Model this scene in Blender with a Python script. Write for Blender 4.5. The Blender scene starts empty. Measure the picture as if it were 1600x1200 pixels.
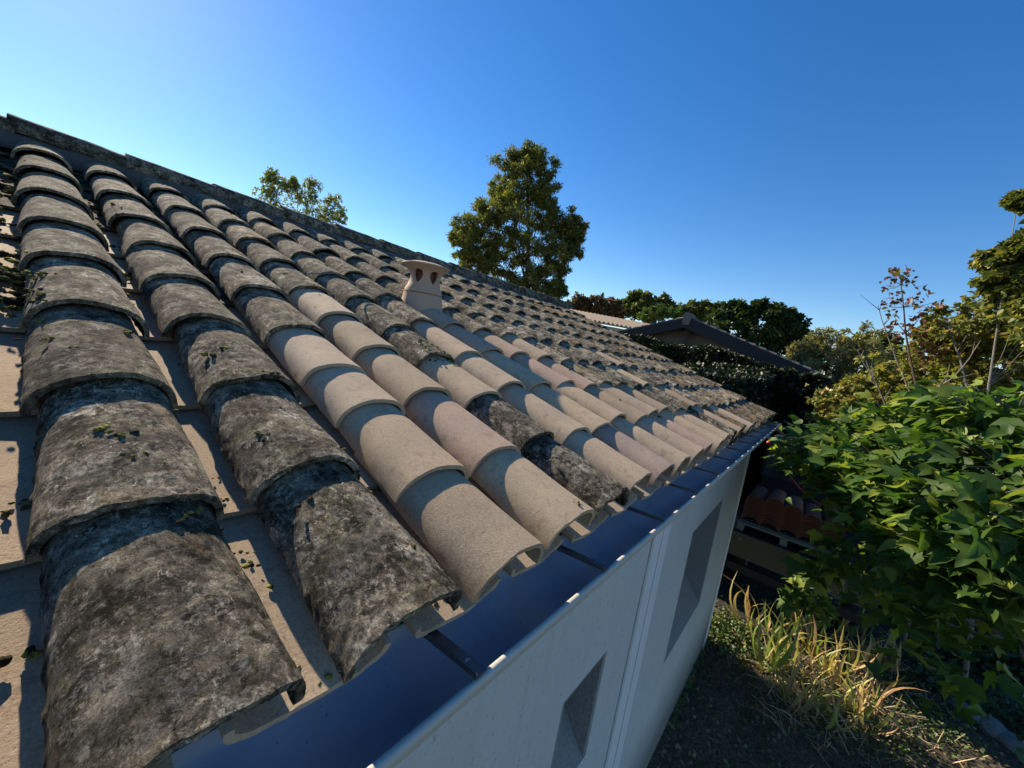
import bpy, bmesh, math, random
import numpy as np
from mathutils import Vector, Matrix, noise
rng = np.random.default_rng(7); random.seed(7)
R = math.radians
scene = bpy.context.scene
col = scene.collection

# ------------------------------------------------------------------ camera
F_PX = 623.8
CAM = Vector((-0.1292, -0.4117, 0.4886))
yaw, pitch, roll = 0.654034, -0.11461749, 0.1602723
fw = Vector((math.cos(pitch)*math.cos(yaw), math.cos(pitch)*math.sin(yaw), math.sin(pitch)))
r0 = fw.cross(Vector((0, 0, 1))).normalized(); u0 = r0.cross(fw)
rt = math.cos(roll)*r0 + math.sin(roll)*u0
up = -math.sin(roll)*r0 + math.cos(roll)*u0
cam_d = bpy.data.cameras.new('camera'); cam = bpy.data.objects.new('camera', cam_d); col.objects.link(cam)
m = Matrix.Identity(4)
for i in range(3):
    m[i][0] = rt[i]; m[i][1] = up[i]; m[i][2] = -fw[i]; m[i][3] = CAM[i]
cam.matrix_world = m
cam_d.sensor_width = 36; cam_d.lens = F_PX/1600*36; cam_d.clip_start = 0.02; cam_d.clip_end = 3000
scene.camera = cam
def ray(u, v): return fw + rt*((u-800)/F_PX) - up*((v-600)/F_PX)
def at(u, v, dist):          # a place seen in that direction, dist metres away on the level
    d = ray(u, v); return CAM + d*(dist/math.hypot(d.x, d.y))

# ------------------------------------------------------------------ light
SUN_AZ, SUN_EL = 88.0, 31.0      # azimuth from +X towards +Y
world = bpy.data.worlds.new('World'); scene.world = world; world.use_nodes = True
nt = world.node_tree; bg = nt.nodes['Background']
sky = nt.nodes.new('ShaderNodeTexSky'); sky.sky_type = 'NISHITA'; sky.sun_disc = False
sky.sun_elevation = R(SUN_EL); sky.sun_rotation = R(90-SUN_AZ)
sky.air_density = 1.0; sky.dust_density = 0.09; sky.ozone_density = 2.2; sky.altitude = 100
hs = nt.nodes.new('ShaderNodeHueSaturation'); hs.inputs['Saturation'].default_value = 1.36; hs.inputs['Hue'].default_value = .507
nt.links.new(sky.outputs[0], hs.inputs['Color']); nt.links.new(hs.outputs[0], bg.inputs['Color'])
bg.inputs['Strength'].default_value = 0.094
sl = bpy.data.lights.new('sun', 'SUN'); sl.energy = 5.0; sl.angle = R(0.55); sl.color = (1.0, 0.87, 0.69)
so = bpy.data.objects.new('sun', sl); col.objects.link(so)
sd = Vector((math.cos(R(SUN_EL))*math.cos(R(SUN_AZ)), math.cos(R(SUN_EL))*math.sin(R(SUN_AZ)), math.sin(R(SUN_EL))))
so.rotation_euler = sd.to_track_quat('Z', 'Y').to_euler()
scene.view_settings.view_transform = 'Standard'; scene.view_settings.look = 'None'
scene.view_settings.exposure = 0.86; scene.view_settings.gamma = 1.0
scene.view_settings.use_curve_mapping = False

# ------------------------------------------------------------------ helpers
def tag(o, label=None, cat=None, group=None, kind=None):
    if label: o['label'] = label
    if cat: o['category'] = cat
    if group: o['group'] = group
    if kind: o['kind'] = kind
    return o
def link(o, parent=None):
    col.objects.link(o)
    if parent is not None: o.parent = parent
    return o
def empty(name, loc=(0, 0, 0), rz=0.0):
    o = bpy.data.objects.new(name, None); o.location = loc; o.rotation_euler = (0, 0, rz)
    o.empty_display_size = 0.1; return link(o)
def mesh_np(name, V, Fs, mat=None, smooth=False):
    """Fs: (n,k) int array of faces, all k-gons"""
    V = np.asarray(V, dtype=np.float32); Fs = np.asarray(Fs, dtype=np.int32)
    me = bpy.data.meshes.new(name); n, k = Fs.shape
    me.vertices.add(len(V)); me.vertices.foreach_set('co', V.ravel())
    me.loops.add(n*k); me.loops.foreach_set('vertex_index', Fs.ravel())
    me.polygons.add(n); me.polygons.foreach_set('loop_start', np.arange(0, n*k, k, dtype=np.int32))
    me.update(calc_edges=True); me.validate()
    if mat: me.materials.append(mat)
    if smooth: me.polygons.foreach_set('use_smooth', np.ones(n, dtype=bool))
    return me
def obj(name, me, parent=None, loc=(0, 0, 0), rot=(0, 0, 0), kind=None):
    o = bpy.data.objects.new(name, me); o.location = loc; o.rotation_euler = rot
    if kind: o['kind'] = kind
    return link(o, parent)
class MB:
    def __init__(s): s.bm = bmesh.new()
    def box(s, a, b):
        x0, y0, z0 = a; x1, y1, z1 = b
        v = [s.bm.verts.new(p) for p in ((x0,y0,z0),(x1,y0,z0),(x1,y1,z0),(x0,y1,z0),(x0,y0,z1),(x1,y0,z1),(x1,y1,z1),(x0,y1,z1))]
        for f in ((0,3,2,1),(4,5,6,7),(0,1,5,4),(1,2,6,5),(2,3,7,6),(3,0,4,7)): s.bm.faces.new([v[i] for i in f])
        return s
    def tube(s, pts, rad, n=8):
        pts = [Vector(p) for p in pts]
        if not hasattr(rad, '__len__'): rad = [rad]*len(pts)
        rings = []; ref = None
        for i, p in enumerate(pts):
            d = (pts[min(i+1, len(pts)-1)]-pts[max(i-1, 0)])
            d = d.normalized() if d.length > 1e-9 else Vector((0, 0, 1))
            if ref is None or abs(ref.dot(d)) > 0.95: ref = Vector((1, 0, 0)) if abs(d.x) < .8 else Vector((0, 1, 0))
            a = (ref-d*ref.dot(d)).normalized(); ref = a; b = d.cross(a)
            rings.append([s.bm.verts.new(p+(a*math.cos(t)+b*math.sin(t))*rad[i]) for t in [2*math.pi*k/n for k in range(n)]])
        for q, w in zip(rings, rings[1:]):
            for k in range(n): s.bm.faces.new((q[k], q[(k+1) % n], w[(k+1) % n], w[k]))
        s.bm.faces.new(rings[0][::-1]); s.bm.faces.new(rings[-1]); return s
    def prism(s, prof, p0, p1, ax='x'):
        """profile (list of 2D) extruded along axis"""
        def P(t, a, b): return (t, a, b) if ax == 'x' else ((a, t, b) if ax == 'y' else (a, b, t))
        A = [s.bm.verts.new(P(p0, *q)) for q in prof]; B = [s.bm.verts.new(P(p1, *q)) for q in prof]
        n = len(prof)
        for k in range(n): s.bm.faces.new((A[k], A[(k+1) % n], B[(k+1) % n], B[k]))
        s.bm.faces.new(A[::-1]); s.bm.faces.new(B); return s
    def lathe(s, prof, n=32, c=(0, 0, 0)):
        rings = [[s.bm.verts.new((c[0]+r*math.cos(2*math.pi*k/n), c[1]+r*math.sin(2*math.pi*k/n), c[2]+z)) for k in range(n)] for r, z in prof]
        for q, w in zip(rings, rings[1:]):
            for k in range(n): s.bm.faces.new((q[k], q[(k+1) % n], w[(k+1) % n], w[k]))
        s.bm.faces.new(rings[0][::-1]); s.bm.faces.new(rings[-1]); return s
    def mesh(s, name, mat=None, smooth=False, bevel=0):
        if bevel: bmesh.ops.bevel(s.bm, geom=s.bm.edges[:], offset=bevel, segments=2, affect='EDGES', profile=.6)
        bmesh.ops.recalc_face_normals(s.bm, faces=s.bm.faces[:])
        me = bpy.data.meshes.new(name); s.bm.to_mesh(me); s.bm.free()
        if mat: me.materials.append(mat)
        if smooth:
            me.polygons.foreach_set('use_smooth', np.ones(len(me.polygons), dtype=bool))
            me.set_sharp_from_angle(angle=R(38))
        return me
    def build(s, name, mat=None, parent=None, loc=(0, 0, 0), rot=(0, 0, 0), smooth=False, bevel=0, kind=None):
        return obj(name, s.mesh(name, mat, smooth, bevel), parent, loc, rot, kind)

# ------------------------------------------------------------------ node material helpers
class NT:
    def __init__(s, name, rough=.8, spec=.3):
        s.m = bpy.data.materials.new(name); s.m.use_nodes = True; s.t = s.m.node_tree
        s.b = s.t.nodes['Principled BSDF']; s.b.inputs['Roughness'].default_value = rough
        s.b.inputs['Specular IOR Level'].default_value = spec
    def n(s, t, **kw):
        x = s.t.nodes.new(t)
        for k, v in kw.items():
            if k.startswith('i_'): x.inputs[k[2:].replace('_', ' ')].default_value = v
            else: setattr(x, k, v)
        return x
    def l(s, a, b): s.t.links.new(a, b)
    def coords(s, rand=0.0, scale=None, world=False):
        if world:
            v = s.n('ShaderNodeNewGeometry').outputs['Position']
        else:
            v = s.n('ShaderNodeTexCoord').outputs['Object']
        if rand:
            oi = s.n('ShaderNodeObjectInfo'); mu = s.n('ShaderNodeMath', operation='MULTIPLY'); mu.inputs[1].default_value = rand
            s.l(oi.outputs['Random'], mu.inputs[0])
            ad = s.n('ShaderNodeVectorMath', operation='ADD'); s.l(v, ad.inputs[0]); s.l(mu.outputs[0], ad.inputs[1]); v = ad.outputs[0]
        if scale:
            mp = s.n('ShaderNodeMapping'); mp.inputs['Scale'].default_value = scale; s.l(v, mp.inputs['Vector']); v = mp.outputs[0]
        return v
    def noise(s, v, scale, detail=4, rough=.6, dist=0.0):
        x = s.n('ShaderNodeTexNoise'); x.inputs['Scale'].default_value = scale; x.inputs['Detail'].default_value = detail
        x.inputs['Roughness'].default_value = rough; x.inputs['Distortion'].default_value = dist
        if v is not None: s.l(v, x.inputs['Vector'])
        return x.outputs['Fac']
    def vor(s, v, scale, feature='F1', rnd=1.0):
        x = s.n('ShaderNodeTexVoronoi', feature=feature); x.inputs['Scale'].default_value = scale
        x.inputs['Randomness'].default_value = rnd
        if v is not None: s.l(v, x.inputs['Vector'])
        return x
    def ramp(s, f, stops, interp='LINEAR'):
        x = s.n('ShaderNodeValToRGB'); cr = x.color_ramp; cr.interpolation = interp
        while len(cr.elements) < len(stops): cr.elements.new(0.5)
        for e, (p, c) in zip(cr.elements, stops):
            e.position = p; e.color = (c, c, c, 1) if not hasattr(c, '__len__') else (*c, 1)
        s.l(f, x.inputs['Fac']); return x.outputs['Color']
    def mix(s, f, a, b, mode='MIX'):
        x = s.n('ShaderNodeMix', data_type='RGBA', blend_type=mode)
        if hasattr(f, 'type') or hasattr(f, 'is_linked'): s.l(f, x.inputs[0])
        else: x.inputs[0].default_value = f
        for v, i in ((a, 6), (b, 7)):
            if hasattr(v, 'is_linked'): s.l(v, x.inputs[i])
            else: x.inputs[i].default_value = (*v, 1)
        return x.outputs[2]
    def math(s, op, a, b=0.0, clamp=False):
        x = s.n('ShaderNodeMath', operation=op); x.use_clamp = clamp
        for v, i in ((a, 0), (b, 1)):
            if hasattr(v, 'is_linked'): s.l(v, x.inputs[i])
            else: x.inputs[i].default_value = v
        return x.outputs[0]
    def base(s, c):
        if hasattr(c, 'is_linked'): s.l(c, s.b.inputs['Base Color'])
        else: s.b.inputs['Base Color'].default_value = (*c, 1)
        return s
    def bump(s, h, strength=.5, dist=.002, prev=None):
        x = s.n('ShaderNodeBump'); x.inputs['Strength'].default_value = strength; x.inputs['Distance'].default_value = dist
        s.l(h, x.inputs['Height'])
        if prev is not None: s.l(prev, x.inputs['Normal'])
        s.l(x.outputs[0], s.b.inputs['Normal']); return x.outputs[0]
def simple(name, c, rough=.7, bumpscale=0, bs=.3, bd=.002, metallic=0, vary=.25, vscale=3, spec=.3):
    M = NT(name, rough, spec); v = M.coords(rand=20)
    f = M.noise(v, vscale, 5)
    M.base(M.mix(f, tuple(x*(1-vary) for x in c), tuple(min(1, x*(1+vary)) for x in c)))
    M.b.inputs['Metallic'].default_value = metallic
    if bumpscale: M.bump(M.noise(v, bumpscale, 6), bs, bd)
    return M.m

# --- old lichen covered clay. Object colour: r = orange lichen, g = green moss, b = lightness
def mat_old():
    M = NT('old lichened clay', .95, .1); v = M.coords(rand=37)
    oi = M.n('ShaderNodeObjectInfo'); sep = M.n('ShaderNodeSeparateColor'); M.l(oi.outputs['Color'], sep.inputs[0])
    n1 = M.noise(v, 11, 9, .74, .5); n2 = M.noise(v, 85, 9, .82, .4); n3 = M.noise(v, 420, 5, .75); n4 = M.noise(v, 26, 9, .74, .5); n5 = M.noise(M.coords(rand=71, scale=(1, .45, 1)), 58, 8, .78, .3)
    c = M.ramp(n1, [(.32, (.032, .028, .022)), (.42, (.085, .075, .060)), (.51, (.155, .140, .112)), (.62, (.26, .235, .19)), (.72, (.36, .33, .27))])
    # black crust in the hollows, grey crust on the highs
    c = M.mix(M.math('MULTIPLY', M.ramp(n4, [(.43, 1), (.475, 0)]), .82), c, (.024, .021, .017))
    c = M.mix(M.math('MULTIPLY', M.ramp(n5, [(.40, 1), (.45, 0)]), .8), c, (.020, .018, .014))
    c = M.mix(M.math('MULTIPLY', M.ramp(n4, [(.56, 0), (.60, 1)]), .7), c, (.31, .275, .215))
    c = M.mix(M.math('MULTIPLY', M.ramp(n5, [(.58, 0), (.61, 1)]), .85), c, (.50, .47, .40))
    c = M.mix(M.math('MULTIPLY', M.ramp(n2, [(.53, 0), (.60, 1)]), .75), c, (.45, .42, .36))
    c = M.mix(M.math('MULTIPLY', M.ramp(n2, [(.36, 1), (.45, 0)]), .85), c, (.014, .012, .010))
    # bare clay showing through
    bare = M.math('MULTIPLY', M.ramp(M.noise(v, 6, 8, .72, .8), [(.58, 0), (.64, 1)]), M.ramp(n2, [(.40, 0), (.50, 1)]))
    c = M.mix(M.math('MULTIPLY', bare, .7), c, (.36, .265, .185))
    # rosettes of pale lichen at two sizes
    rs = None
    for (scale, amp, th, st) in ((15, .042, .62, .8), (38, .018, .60, .6)):
        nn = M.n('ShaderNodeTexNoise'); nn.inputs['Scale'].default_value = scale*2.2; nn.inputs['Detail'].default_value = 4; nn.inputs['Roughness'].default_value = .7; M.l(v, nn.inputs['Vector'])
        sc = M.n('ShaderNodeVectorMath', operation='SCALE'); sc.inputs['Scale'].default_value = amp; M.l(nn.outputs['Color'], sc.inputs[0])
        vd = M.n('ShaderNodeVectorMath', operation='ADD'); M.l(v, vd.inputs[0]); M.l(sc.outputs[0], vd.inputs[1])
        vo = M.vor(vd.outputs[0], scale); ring = M.ramp(vo.outputs['Distance'], [(.05, .15), (.20, .30), (.29, 1), (.36, .8), (.40, 0)])
        vs = M.n('ShaderNodeSeparateColor'); M.l(vo.outputs['Color'], vs.inputs[0])
        q = M.math('MULTIPLY', M.math('MULTIPLY', ring, M.ramp(vs.outputs[0], [(th, 0), (th+.03, 1)])), M.ramp(n2, [(.40, 0), (.52, 1)]))
        c = M.mix(M.math('MULTIPLY', q, st), c, (.46, .43, .36)); rs = q if rs is None else M.math('MAXIMUM', rs, q)
    # moss tint and orange lichen from the object colour
    mo = M.ramp(M.noise(v, 13, 8, .78, .6), [(.48, 0), (.60, 1)])
    c = M.mix(M.math('MULTIPLY', M.math('MULTIPLY', mo, M.ramp(n2, [(.42, .2), (.55, 1)])), sep.outputs[1], True), c, (.110, .105, .030))
    og = M.ramp(M.noise(v, 24, 8, .78, .8), [(.53, 0), (.58, 1)])
    c = M.mix(M.math('MULTIPLY', og, sep.outputs[0], True), c, (.46, .25, .04))
    c = M.mix(1.0, c, M.ramp(n3, [(.35, .5), (.65, 1.5)]), 'MULTIPLY')
    pt = M.noise(M.coords(rand=29), 15, 3, .6); c = M.mix(1.0, c, M.ramp(pt, [(.36, .52), (.50, 1.0), (.64, 1.65)]), 'MULTIPLY')
    c = M.mix(1.0, c, (1.06, 1.0, .89), 'MULTIPLY')
    g = M.n('ShaderNodeHueSaturation'); M.l(c, g.inputs['Color']); M.l(sep.outputs[2], g.inputs['Value'])
    M.base(g.outputs[0])
    b = M.bump(n1, .6, .014); b = M.bump(n4, .8, .008, b); b = M.bump(n5, .8, .004, b); b = M.bump(n2, 1.0, .005, b); b = M.bump(n3, 1.0, .0016, b); M.bump(rs, .6, .002, b)
    return M.m
# --- new clay: object colour is the clay tint
def mat_new():
    M = NT('new sanded clay', .85, .2); v = M.coords(rand=53)
    oi = M.n('ShaderNodeObjectInfo')
    n1 = M.noise(v, 5, 5, .6); n2 = M.noise(v, 260, 5, .8); n3 = M.noise(v, 30, 8, .75, .8)
    c = M.mix(M.ramp(n1, [(.3, 0), (.7, .55)]), oi.outputs['Color'], (.47, .365, .25))
    c = M.mix(M.ramp(n3, [(.36, .55), (.48, 0)]), c, (.24, .16, .10))
    c = M.mix(M.ramp(n3, [(.60, 0), (.78, .40)]), c, (.60, .56, .49))
    c = M.mix(M.ramp(n2, [(.36, .7), (.44, 0)]), c, (.13, .09, .06))
    c = M.mix(M.ramp(n2, [(.56, 0), (.64, .45)]), c, (.72, .62, .50))
    M.base(c)
    b = M.bump(n1, .3, .006); b = M.bump(n3, .25, .0015, b); M.bump(n2, .9, .0013, b)
    return M.m
M_OLD, M_NEW = mat_old(), mat_new()
def mat_stucco():
    M = NT('rough cast white render', .9, .15); v = M.coords(world=True)
    n1 = M.noise(M.coords(world=True, scale=(1, 1, .55)), 75, 5, .7); n0 = M.noise(v, 1.1, 5, .6); st = M.coords(world=True, scale=(9, 9, .5))
    ns = M.noise(st, 1.0, 5, .65)
    c = M.mix(n0, (.58, .585, .54), (.70, .70, .65))
    c = M.mix(M.ramp(ns, [(.55, 0), (.8, .35)]), c, (.42, .42, .38))
    c = M.mix(M.ramp(n1, [(.34, .6), (.40, 0)]), c, (.28, .28, .25))
    sp = M.n('ShaderNodeSeparateXYZ'); M.l(v, sp.inputs[0])
    low = M.math('MULTIPLY', M.ramp(M.math('ADD', sp.outputs[2], M.math('MULTIPLY', n0, .5)), [(0, 0), (1, 1)]), 1)
    # splash dirt near the ground (z below about -2.6)
    h = M.n('ShaderNodeMapRange'); h.inputs['From Min'].default_value = -2.35; h.inputs['From Max'].default_value = -3.0
    M.l(M.math('ADD', sp.outputs[2], M.math('MULTIPLY', M.noise(v, 3, 6, .7), -.3)), h.inputs['Value'])
    c = M.mix(M.math('MULTIPLY', h.outputs[0], .8, True), c, (.16, .15, .12))
    M.base(c); b = M.bump(n1, 1, .012); M.bump(M.noise(v, 300, 3), .4, .001, b); return M.m
M_ST = mat_stucco()
M_SMOOTH = simple('smooth pale render', (.72, .71, .68), .8, 120, .25, .001, vary=.06)
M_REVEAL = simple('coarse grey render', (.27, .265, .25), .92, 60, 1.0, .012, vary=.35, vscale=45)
def mat_gutter():
    M = NT('gutter zinc with sky reflection tint', .32, .5); v = M.coords(world=True); M.b.inputs['Metallic'].default_value = .0
    n = M.noise(M.coords(world=True, scale=(1.5, 14, 14)), 1, 4); d = M.noise(v, 90, 5, .7)
    c = M.mix(n, (.22, .255, .315), (.27, .305, .365))  # blue of the reflected sky mixed into the zinc's own colour
    c = M.mix(M.ramp(M.noise(M.coords(world=True, scale=(7, 1.5, 1.5)), 1.3, 6, .7), [(.50, 0), (.66, .5)]), c, (.30, .27, .22)); c = M.mix(M.ramp(d, [(.64, 0), (.70, .85)]), c, (.07, .06, .05)); M.base(c)
    M.l(M.ramp(n, [(.3, .36), (.7, .55)]), M.b.inputs['Roughness']); M.bump(n, .15, .003); return M.m
M_GUT = mat_gutter()
M_LIP = simple('cream coated gutter edge', (.47, .44, .37), .7, 40, .2, .001, vary=.1, spec=.3)
M_BRK = simple('dark galvanised strap', (.11, .11, .115), .45, 90, .3, .001, metallic=.6, spec=.5)
M_BOLT = simple('dull bolt metal', (.3, .3, .3), .45, metallic=.8)
M_MORTAR = simple('old bedding mortar', (.085, .078, .07), .95, 35, 1.0, .012, vary=.5, vscale=20)
M_DARKWOOD = simple('dark painted timber', (.014, .013, .017), .55, 60, .3, .002, vary=.3)
M_GLASS = NT('window glass', .06, .6); M_GLASS.base((.03, .035, .04)); M_GLASS = M_GLASS.m
M_WHITEPL = simple('white window frame', (.7, .7, .68), .4, vary=.05)

# ------------------------------------------------------------------ ground (setting)
def gz(x, y):
    z = -3.06
    if y < 0.1: z -= .09*min(3.0, (0.1-y))
    z += .02*math.sin(x*1.7+y*.9)*(1 if y < 0 else .3)
    return z
def ground():
    xs = np.concatenate([[-400, -100, -40, -12], np.arange(-6, 16.01, .25), [20, 30, 60, 120, 400, 900]])
    ys = np.concatenate([[-900, -300, -100, -40, -20, -12], np.arange(-8, 3.01, .25), [6, 12, 30, 80, 300, 900]])
    V = [(x, y, gz(x, y)+(.03*noise.noise(Vector((x*2, y*2, 0))) if -8 <= y <= 3 and -6 <= x <= 16 else 0)) for y in ys for x in xs]
    nx = len(xs); Fq = [(j*nx+i, j*nx+i+1, (j+1)*nx+i+1, (j+1)*nx+i) for j in range(len(ys)-1) for i in range(nx-1)]
    M = NT('garden soil', .95, .1); v = M.coords(world=True)
    a = M.noise(v, 2.2, 8, .7); b_ = M.noise(v, 35, 8, .75); c3 = M.noise(v, 160, 4, .7)
    c = M.ramp(b_, [(.32, (.045, .033, .023)), (.5, (.14, .105, .072)), (.66, (.29, .235, .17))])
    c = M.mix(M.ramp(a, [(.5, 0), (.62, .6)]), c, (.07, .085, .03))
    M.base(c); q = M.bump(b_, 1, .02); M.bump(c3, .8, .004, q)
    o = obj('ground', mesh_np('ground', V, Fq, M.m, True)); tag(o, kind='structure')
ground()
def drive():
    A = NT('worn asphalt', .9, .2); v = A.coords(world=True); n = A.noise(v, 120, 5, .7); n0 = A.noise(v, 1.5, 5)
    A.base(A.mix(n, A.mix(n0, (.022, .022, .021), (.036, .035, .033)), (.065, .06, .055))); A.bump(n, .8, .004)
    xs = np.arange(6.55, 14.1, .5); ys = np.arange(-2.4, 2.6, .4)
    V = [(x+.12*math.sin(y*2.2)*(x < 6.6)+(.35*max(0, -y)*(1 if x < 6.6 else 0)), y, gz(x, y)+.045) for y in ys for x in xs]; nx = len(xs)
    Fq = [(j*nx+i, j*nx+i+1, (j+1)*nx+i+1, (j+1)*nx+i) for j in range(len(ys)-1) for i in range(nx-1)]
    o = obj('driveway', mesh_np('driveway', V, Fq, A.m, True)); tag(o, kind='structure')
drive()

# ------------------------------------------------------------------ the house
TH = 0.31660; cT, sT = math.cos(TH), math.sin(TH)
def roof(X, s, h=0.0): return Vector((X, s*cT-h*sT, s*sT+h*cT))
house = empty('house', (2.5, .14, -3.06))
tag(house, 'white rendered house with worn barrel tile roof and zinc gutter with a sky reflection tint', 'house')
HL = -Vector(house.location)
def hpart(name, mb, mat, **kw): return mb.build(name, mat, house, loc=HL, **kw)
XE = 5.60; YW = .14
def wall_front():
    b = MB(); y0, y1 = YW, YW+.28; zt, zb = -.10, -3.5
    w = [(1.25, 1.66, -1.47, -.90), (3.12, 4.30, -1.86, -.745)]
    x = -4.0
    for (a, c, lo, hi) in w:
        b.box((x, y0, zb), (a, y1, zt)); b.box((a, y0, zb), (c, y1, lo)); b.box((a, y0, hi), (c, y1, zt)); x = c
    b.box((x, y0, zb), (XE, y1, zt))
    bmesh.ops.remove_doubles(b.bm, verts=b.bm.verts[:], dist=1e-5)
    # drop the internal faces between the blocks
    from collections import defaultdict
    d = defaultdict(list)
    for f in b.bm.faces: d[tuple(sorted(v.index for v in f.verts))] = d[tuple(sorted(v.index for v in f.verts))]
    return b
o = hpart('front_wall', wall_front(), M_ST)
g = MB(); prof = [(YW+.28, -3.5), (6.6, -3.5), (6.6, -.10), (3.36, 1.02), (YW+.28, .05)]
g.prism(prof, XE-.26, XE-.001); hpart('gable_wall', g, M_ST)
g = MB(); g.box((-4, 6.34, -3.5), (XE-.27, 6.6, -.1)); hpart('back_wall', g, M_ST)
g = MB(); g.prism(prof, -4, -3.75); hpart('gable_wall', g, M_ST)
b = MB(); b.box((2.03, YW-.018, -3.4), (2.31, YW-.002, -.11)); b.box((2.155, YW-.024, -3.4), (2.185, YW-.0185, -.11)); hpart('plaster_band', b, M_SMOOTH, bevel=.004)
b = MB(); b.box((XE-.16, YW-.014, -3.4), (XE+.012, YW-.002, -.11)); hpart('corner_band', b, M_SMOOTH, bevel=.004)
for (a, c, lo, hi) in ((1.25, 1.66, -1.47, -.90), (3.12, 4.30, -1.86, -.745)):
    fr = MB(); y = YW+.20; t = .045
    fr.box((a+.002, y, lo+.002), (a+t, y+.05, hi-.002)); fr.box((c-t, y, lo+.002), (c-.002, y+.05, hi-.002))
    fr.box((a+t, y, lo+.002), (c-t, y+.05, lo+t)); fr.box((a+t, y, hi-t), (c-t, y+.05, hi-.002))
    wn = hpart('window', fr, M_WHITEPL, bevel=.004)
    p = MB(); p.box((a+t, y+.02, lo+t), (c-t, y+.03, hi-t)); p.build('pane', M_GLASS, wn)
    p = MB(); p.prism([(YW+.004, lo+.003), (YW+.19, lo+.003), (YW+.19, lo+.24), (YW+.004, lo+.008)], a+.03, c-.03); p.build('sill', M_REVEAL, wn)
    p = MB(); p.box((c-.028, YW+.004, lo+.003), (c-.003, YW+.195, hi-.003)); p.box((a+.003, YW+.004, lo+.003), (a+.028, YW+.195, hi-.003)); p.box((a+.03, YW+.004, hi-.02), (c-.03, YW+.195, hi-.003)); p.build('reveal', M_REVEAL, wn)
# boarding under the tiles, fascia, rear slope
b = MB(); b.prism([(.09, -.087), (3.40, -.10+3.35*sT/cT), (3.40, -.065+3.35*sT/cT), (.09, -.052)], -4, 5.80); hpart('roof_deck', b, M_DARKWOOD)
b = MB(); b.box((-4, .062, -.24), (5.80, .085, -.101)); b.box((-4, .085, -.24), (5.80, YW+.0, -.225)); hpart('fascia', b, M_LIP)
def rear_slope():
    xs = np.arange(-4, 5.9, .035); V = []; ss = np.linspace(0, 3.55, 12)
    ytop, ztop = 3.37, 1.03
    for x in xs:
        for s in ss: V.append((x, ytop+s*cT, ztop-s*sT+.07*abs(math.sin(math.pi*x/.25))))
    n = len(ss); Fq = [(i*n+j, i*n+j+1, (i+1)*n+j+1, (i+1)*n+j) for i in range(len(xs)-1) for j in range(n-1)]
    return mesh_np('rear_slope', V, Fq, M_OLD, True)
o = obj('rear_slope', rear_slope(), house, HL); o.color = (0, .2, 1, 1)

# ---- tiles
def tile_mesh(name, mat, nu, nv, seed, L=.47, a0=.105, a1=.086, b0=.082, b1=.070, t=.011, rough=0.0, wob=0.0, chip=0.0, inv=False):
    outer = []; inner = []
    for layer, lst in ((0, outer), (1, inner)):
        for j in range(nv+1):
            f = j/nv
            for i in range(nu+1):
                ang = math.pi*i/nu; a = a0+(a1-a0)*f; b_ = b0+(b1-b0)*f
                if layer: a -= t; b_ -= t
                # slightly squarish arch with straight feet
                ca, sa = math.cos(ang), math.sin(ang)
                x = -a*math.copysign(abs(ca)**.86, ca); z = b_*abs(sa)**.80
                y = f*L
                s1 = Vector((x*9+seed*3.1, y*7, seed*1.7))
                if wob:
                    y += wob*noise.noise(Vector((x*14+seed, seed*2.3, (0 if f < .5 else 9))))*((1-f)**3 + .2)
                    z += wob*.6*noise.noise(s1); x += wob*.5*noise.noise(s1+Vector((7, 3, 1)))
                if chip and f < .12:
                    nn = noise.noise(Vector((x*45+seed*5, seed, 0)))+.6*noise.noise(Vector((x*120+seed*5, seed, 4)))
                    y += chip*nn*(1-f/.12)
                if chip and (i < 2 or i > nu-2):
                    nn = noise.noise(Vector((y*38+seed*5, seed+i, 3))); x *= 1+.05*nn*(chip/.004); z += max(0, nn)*.006*(chip/.004)
                if rough and not layer:
                    p = Vector((x*60+seed*11, y*60, z*60)); q = p*3.1
                    d = rough*(noise.noise(p)*.9+noise.noise(q)*.5+.35*noise.noise(q*2.3)); x += d*ca*-1*.6; z += d*sa
                lst.append((x, y, -z if inv else z))
    n = nu+1; V = outer+inner; N = len(outer); Fq = []
    for j in range(nv):
        for i in range(nu):
            p = j*n+i; Fq.append((p, p+1, p+n+1, p+n)); Fq.append((N+p, N+p+n, N+p+n+1, N+p+1))
        Fq.append((j*n, (j+1)*n, N+(j+1)*n, N+j*n)); Fq.append((j*n+nu, N+j*n+nu, N+(j+1)*n+nu, (j+1)*n+nu))
    for i in range(nu):
        Fq.append((i, N+i, N+i+1, i+1)); p = nv*n+i; Fq.append((p, p+1, N+p+1, N+p))
    if inv: Fq = [f[::-1] for f in Fq]
    me = mesh_np(name, V, Fq, mat, True); me.set_sharp_from_angle(angle=R(50)); return me
OLD_HI = [tile_mesh('cover_tile', M_OLD, 56, 90, s, rough=.0016, wob=.010, chip=.004) for s in range(5)]
OLD_MD = [tile_mesh('cover_tile', M_OLD, 28, 26, s+10, rough=.0016, wob=.010, chip=.004) for s in range(5)]
OLD_LO = [tile_mesh('cover_tile', M_OLD, 14, 6, s+20, rough=.001, wob=.010, chip=.003) for s in range(4)]
NEW_HI = [tile_mesh('cover_tile', M_NEW, 48, 40, s+30, rough=.0003, wob=.005, chip=.0016) for s in range(4)]
NEW_MD = [tile_mesh('cover_tile', M_NEW, 24, 8, s+40, wob=.004, chip=.001) for s in range(3)]
pk = dict(a0=.104, a1=.118, b0=.048, b1=.056, L=.47, inv=True)
PAN_NEW = [tile_mesh('pan_tile', M_NEW, 24, 24, s+50, wob=.006, chip=.002, **pk) for s in range(3)]
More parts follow.
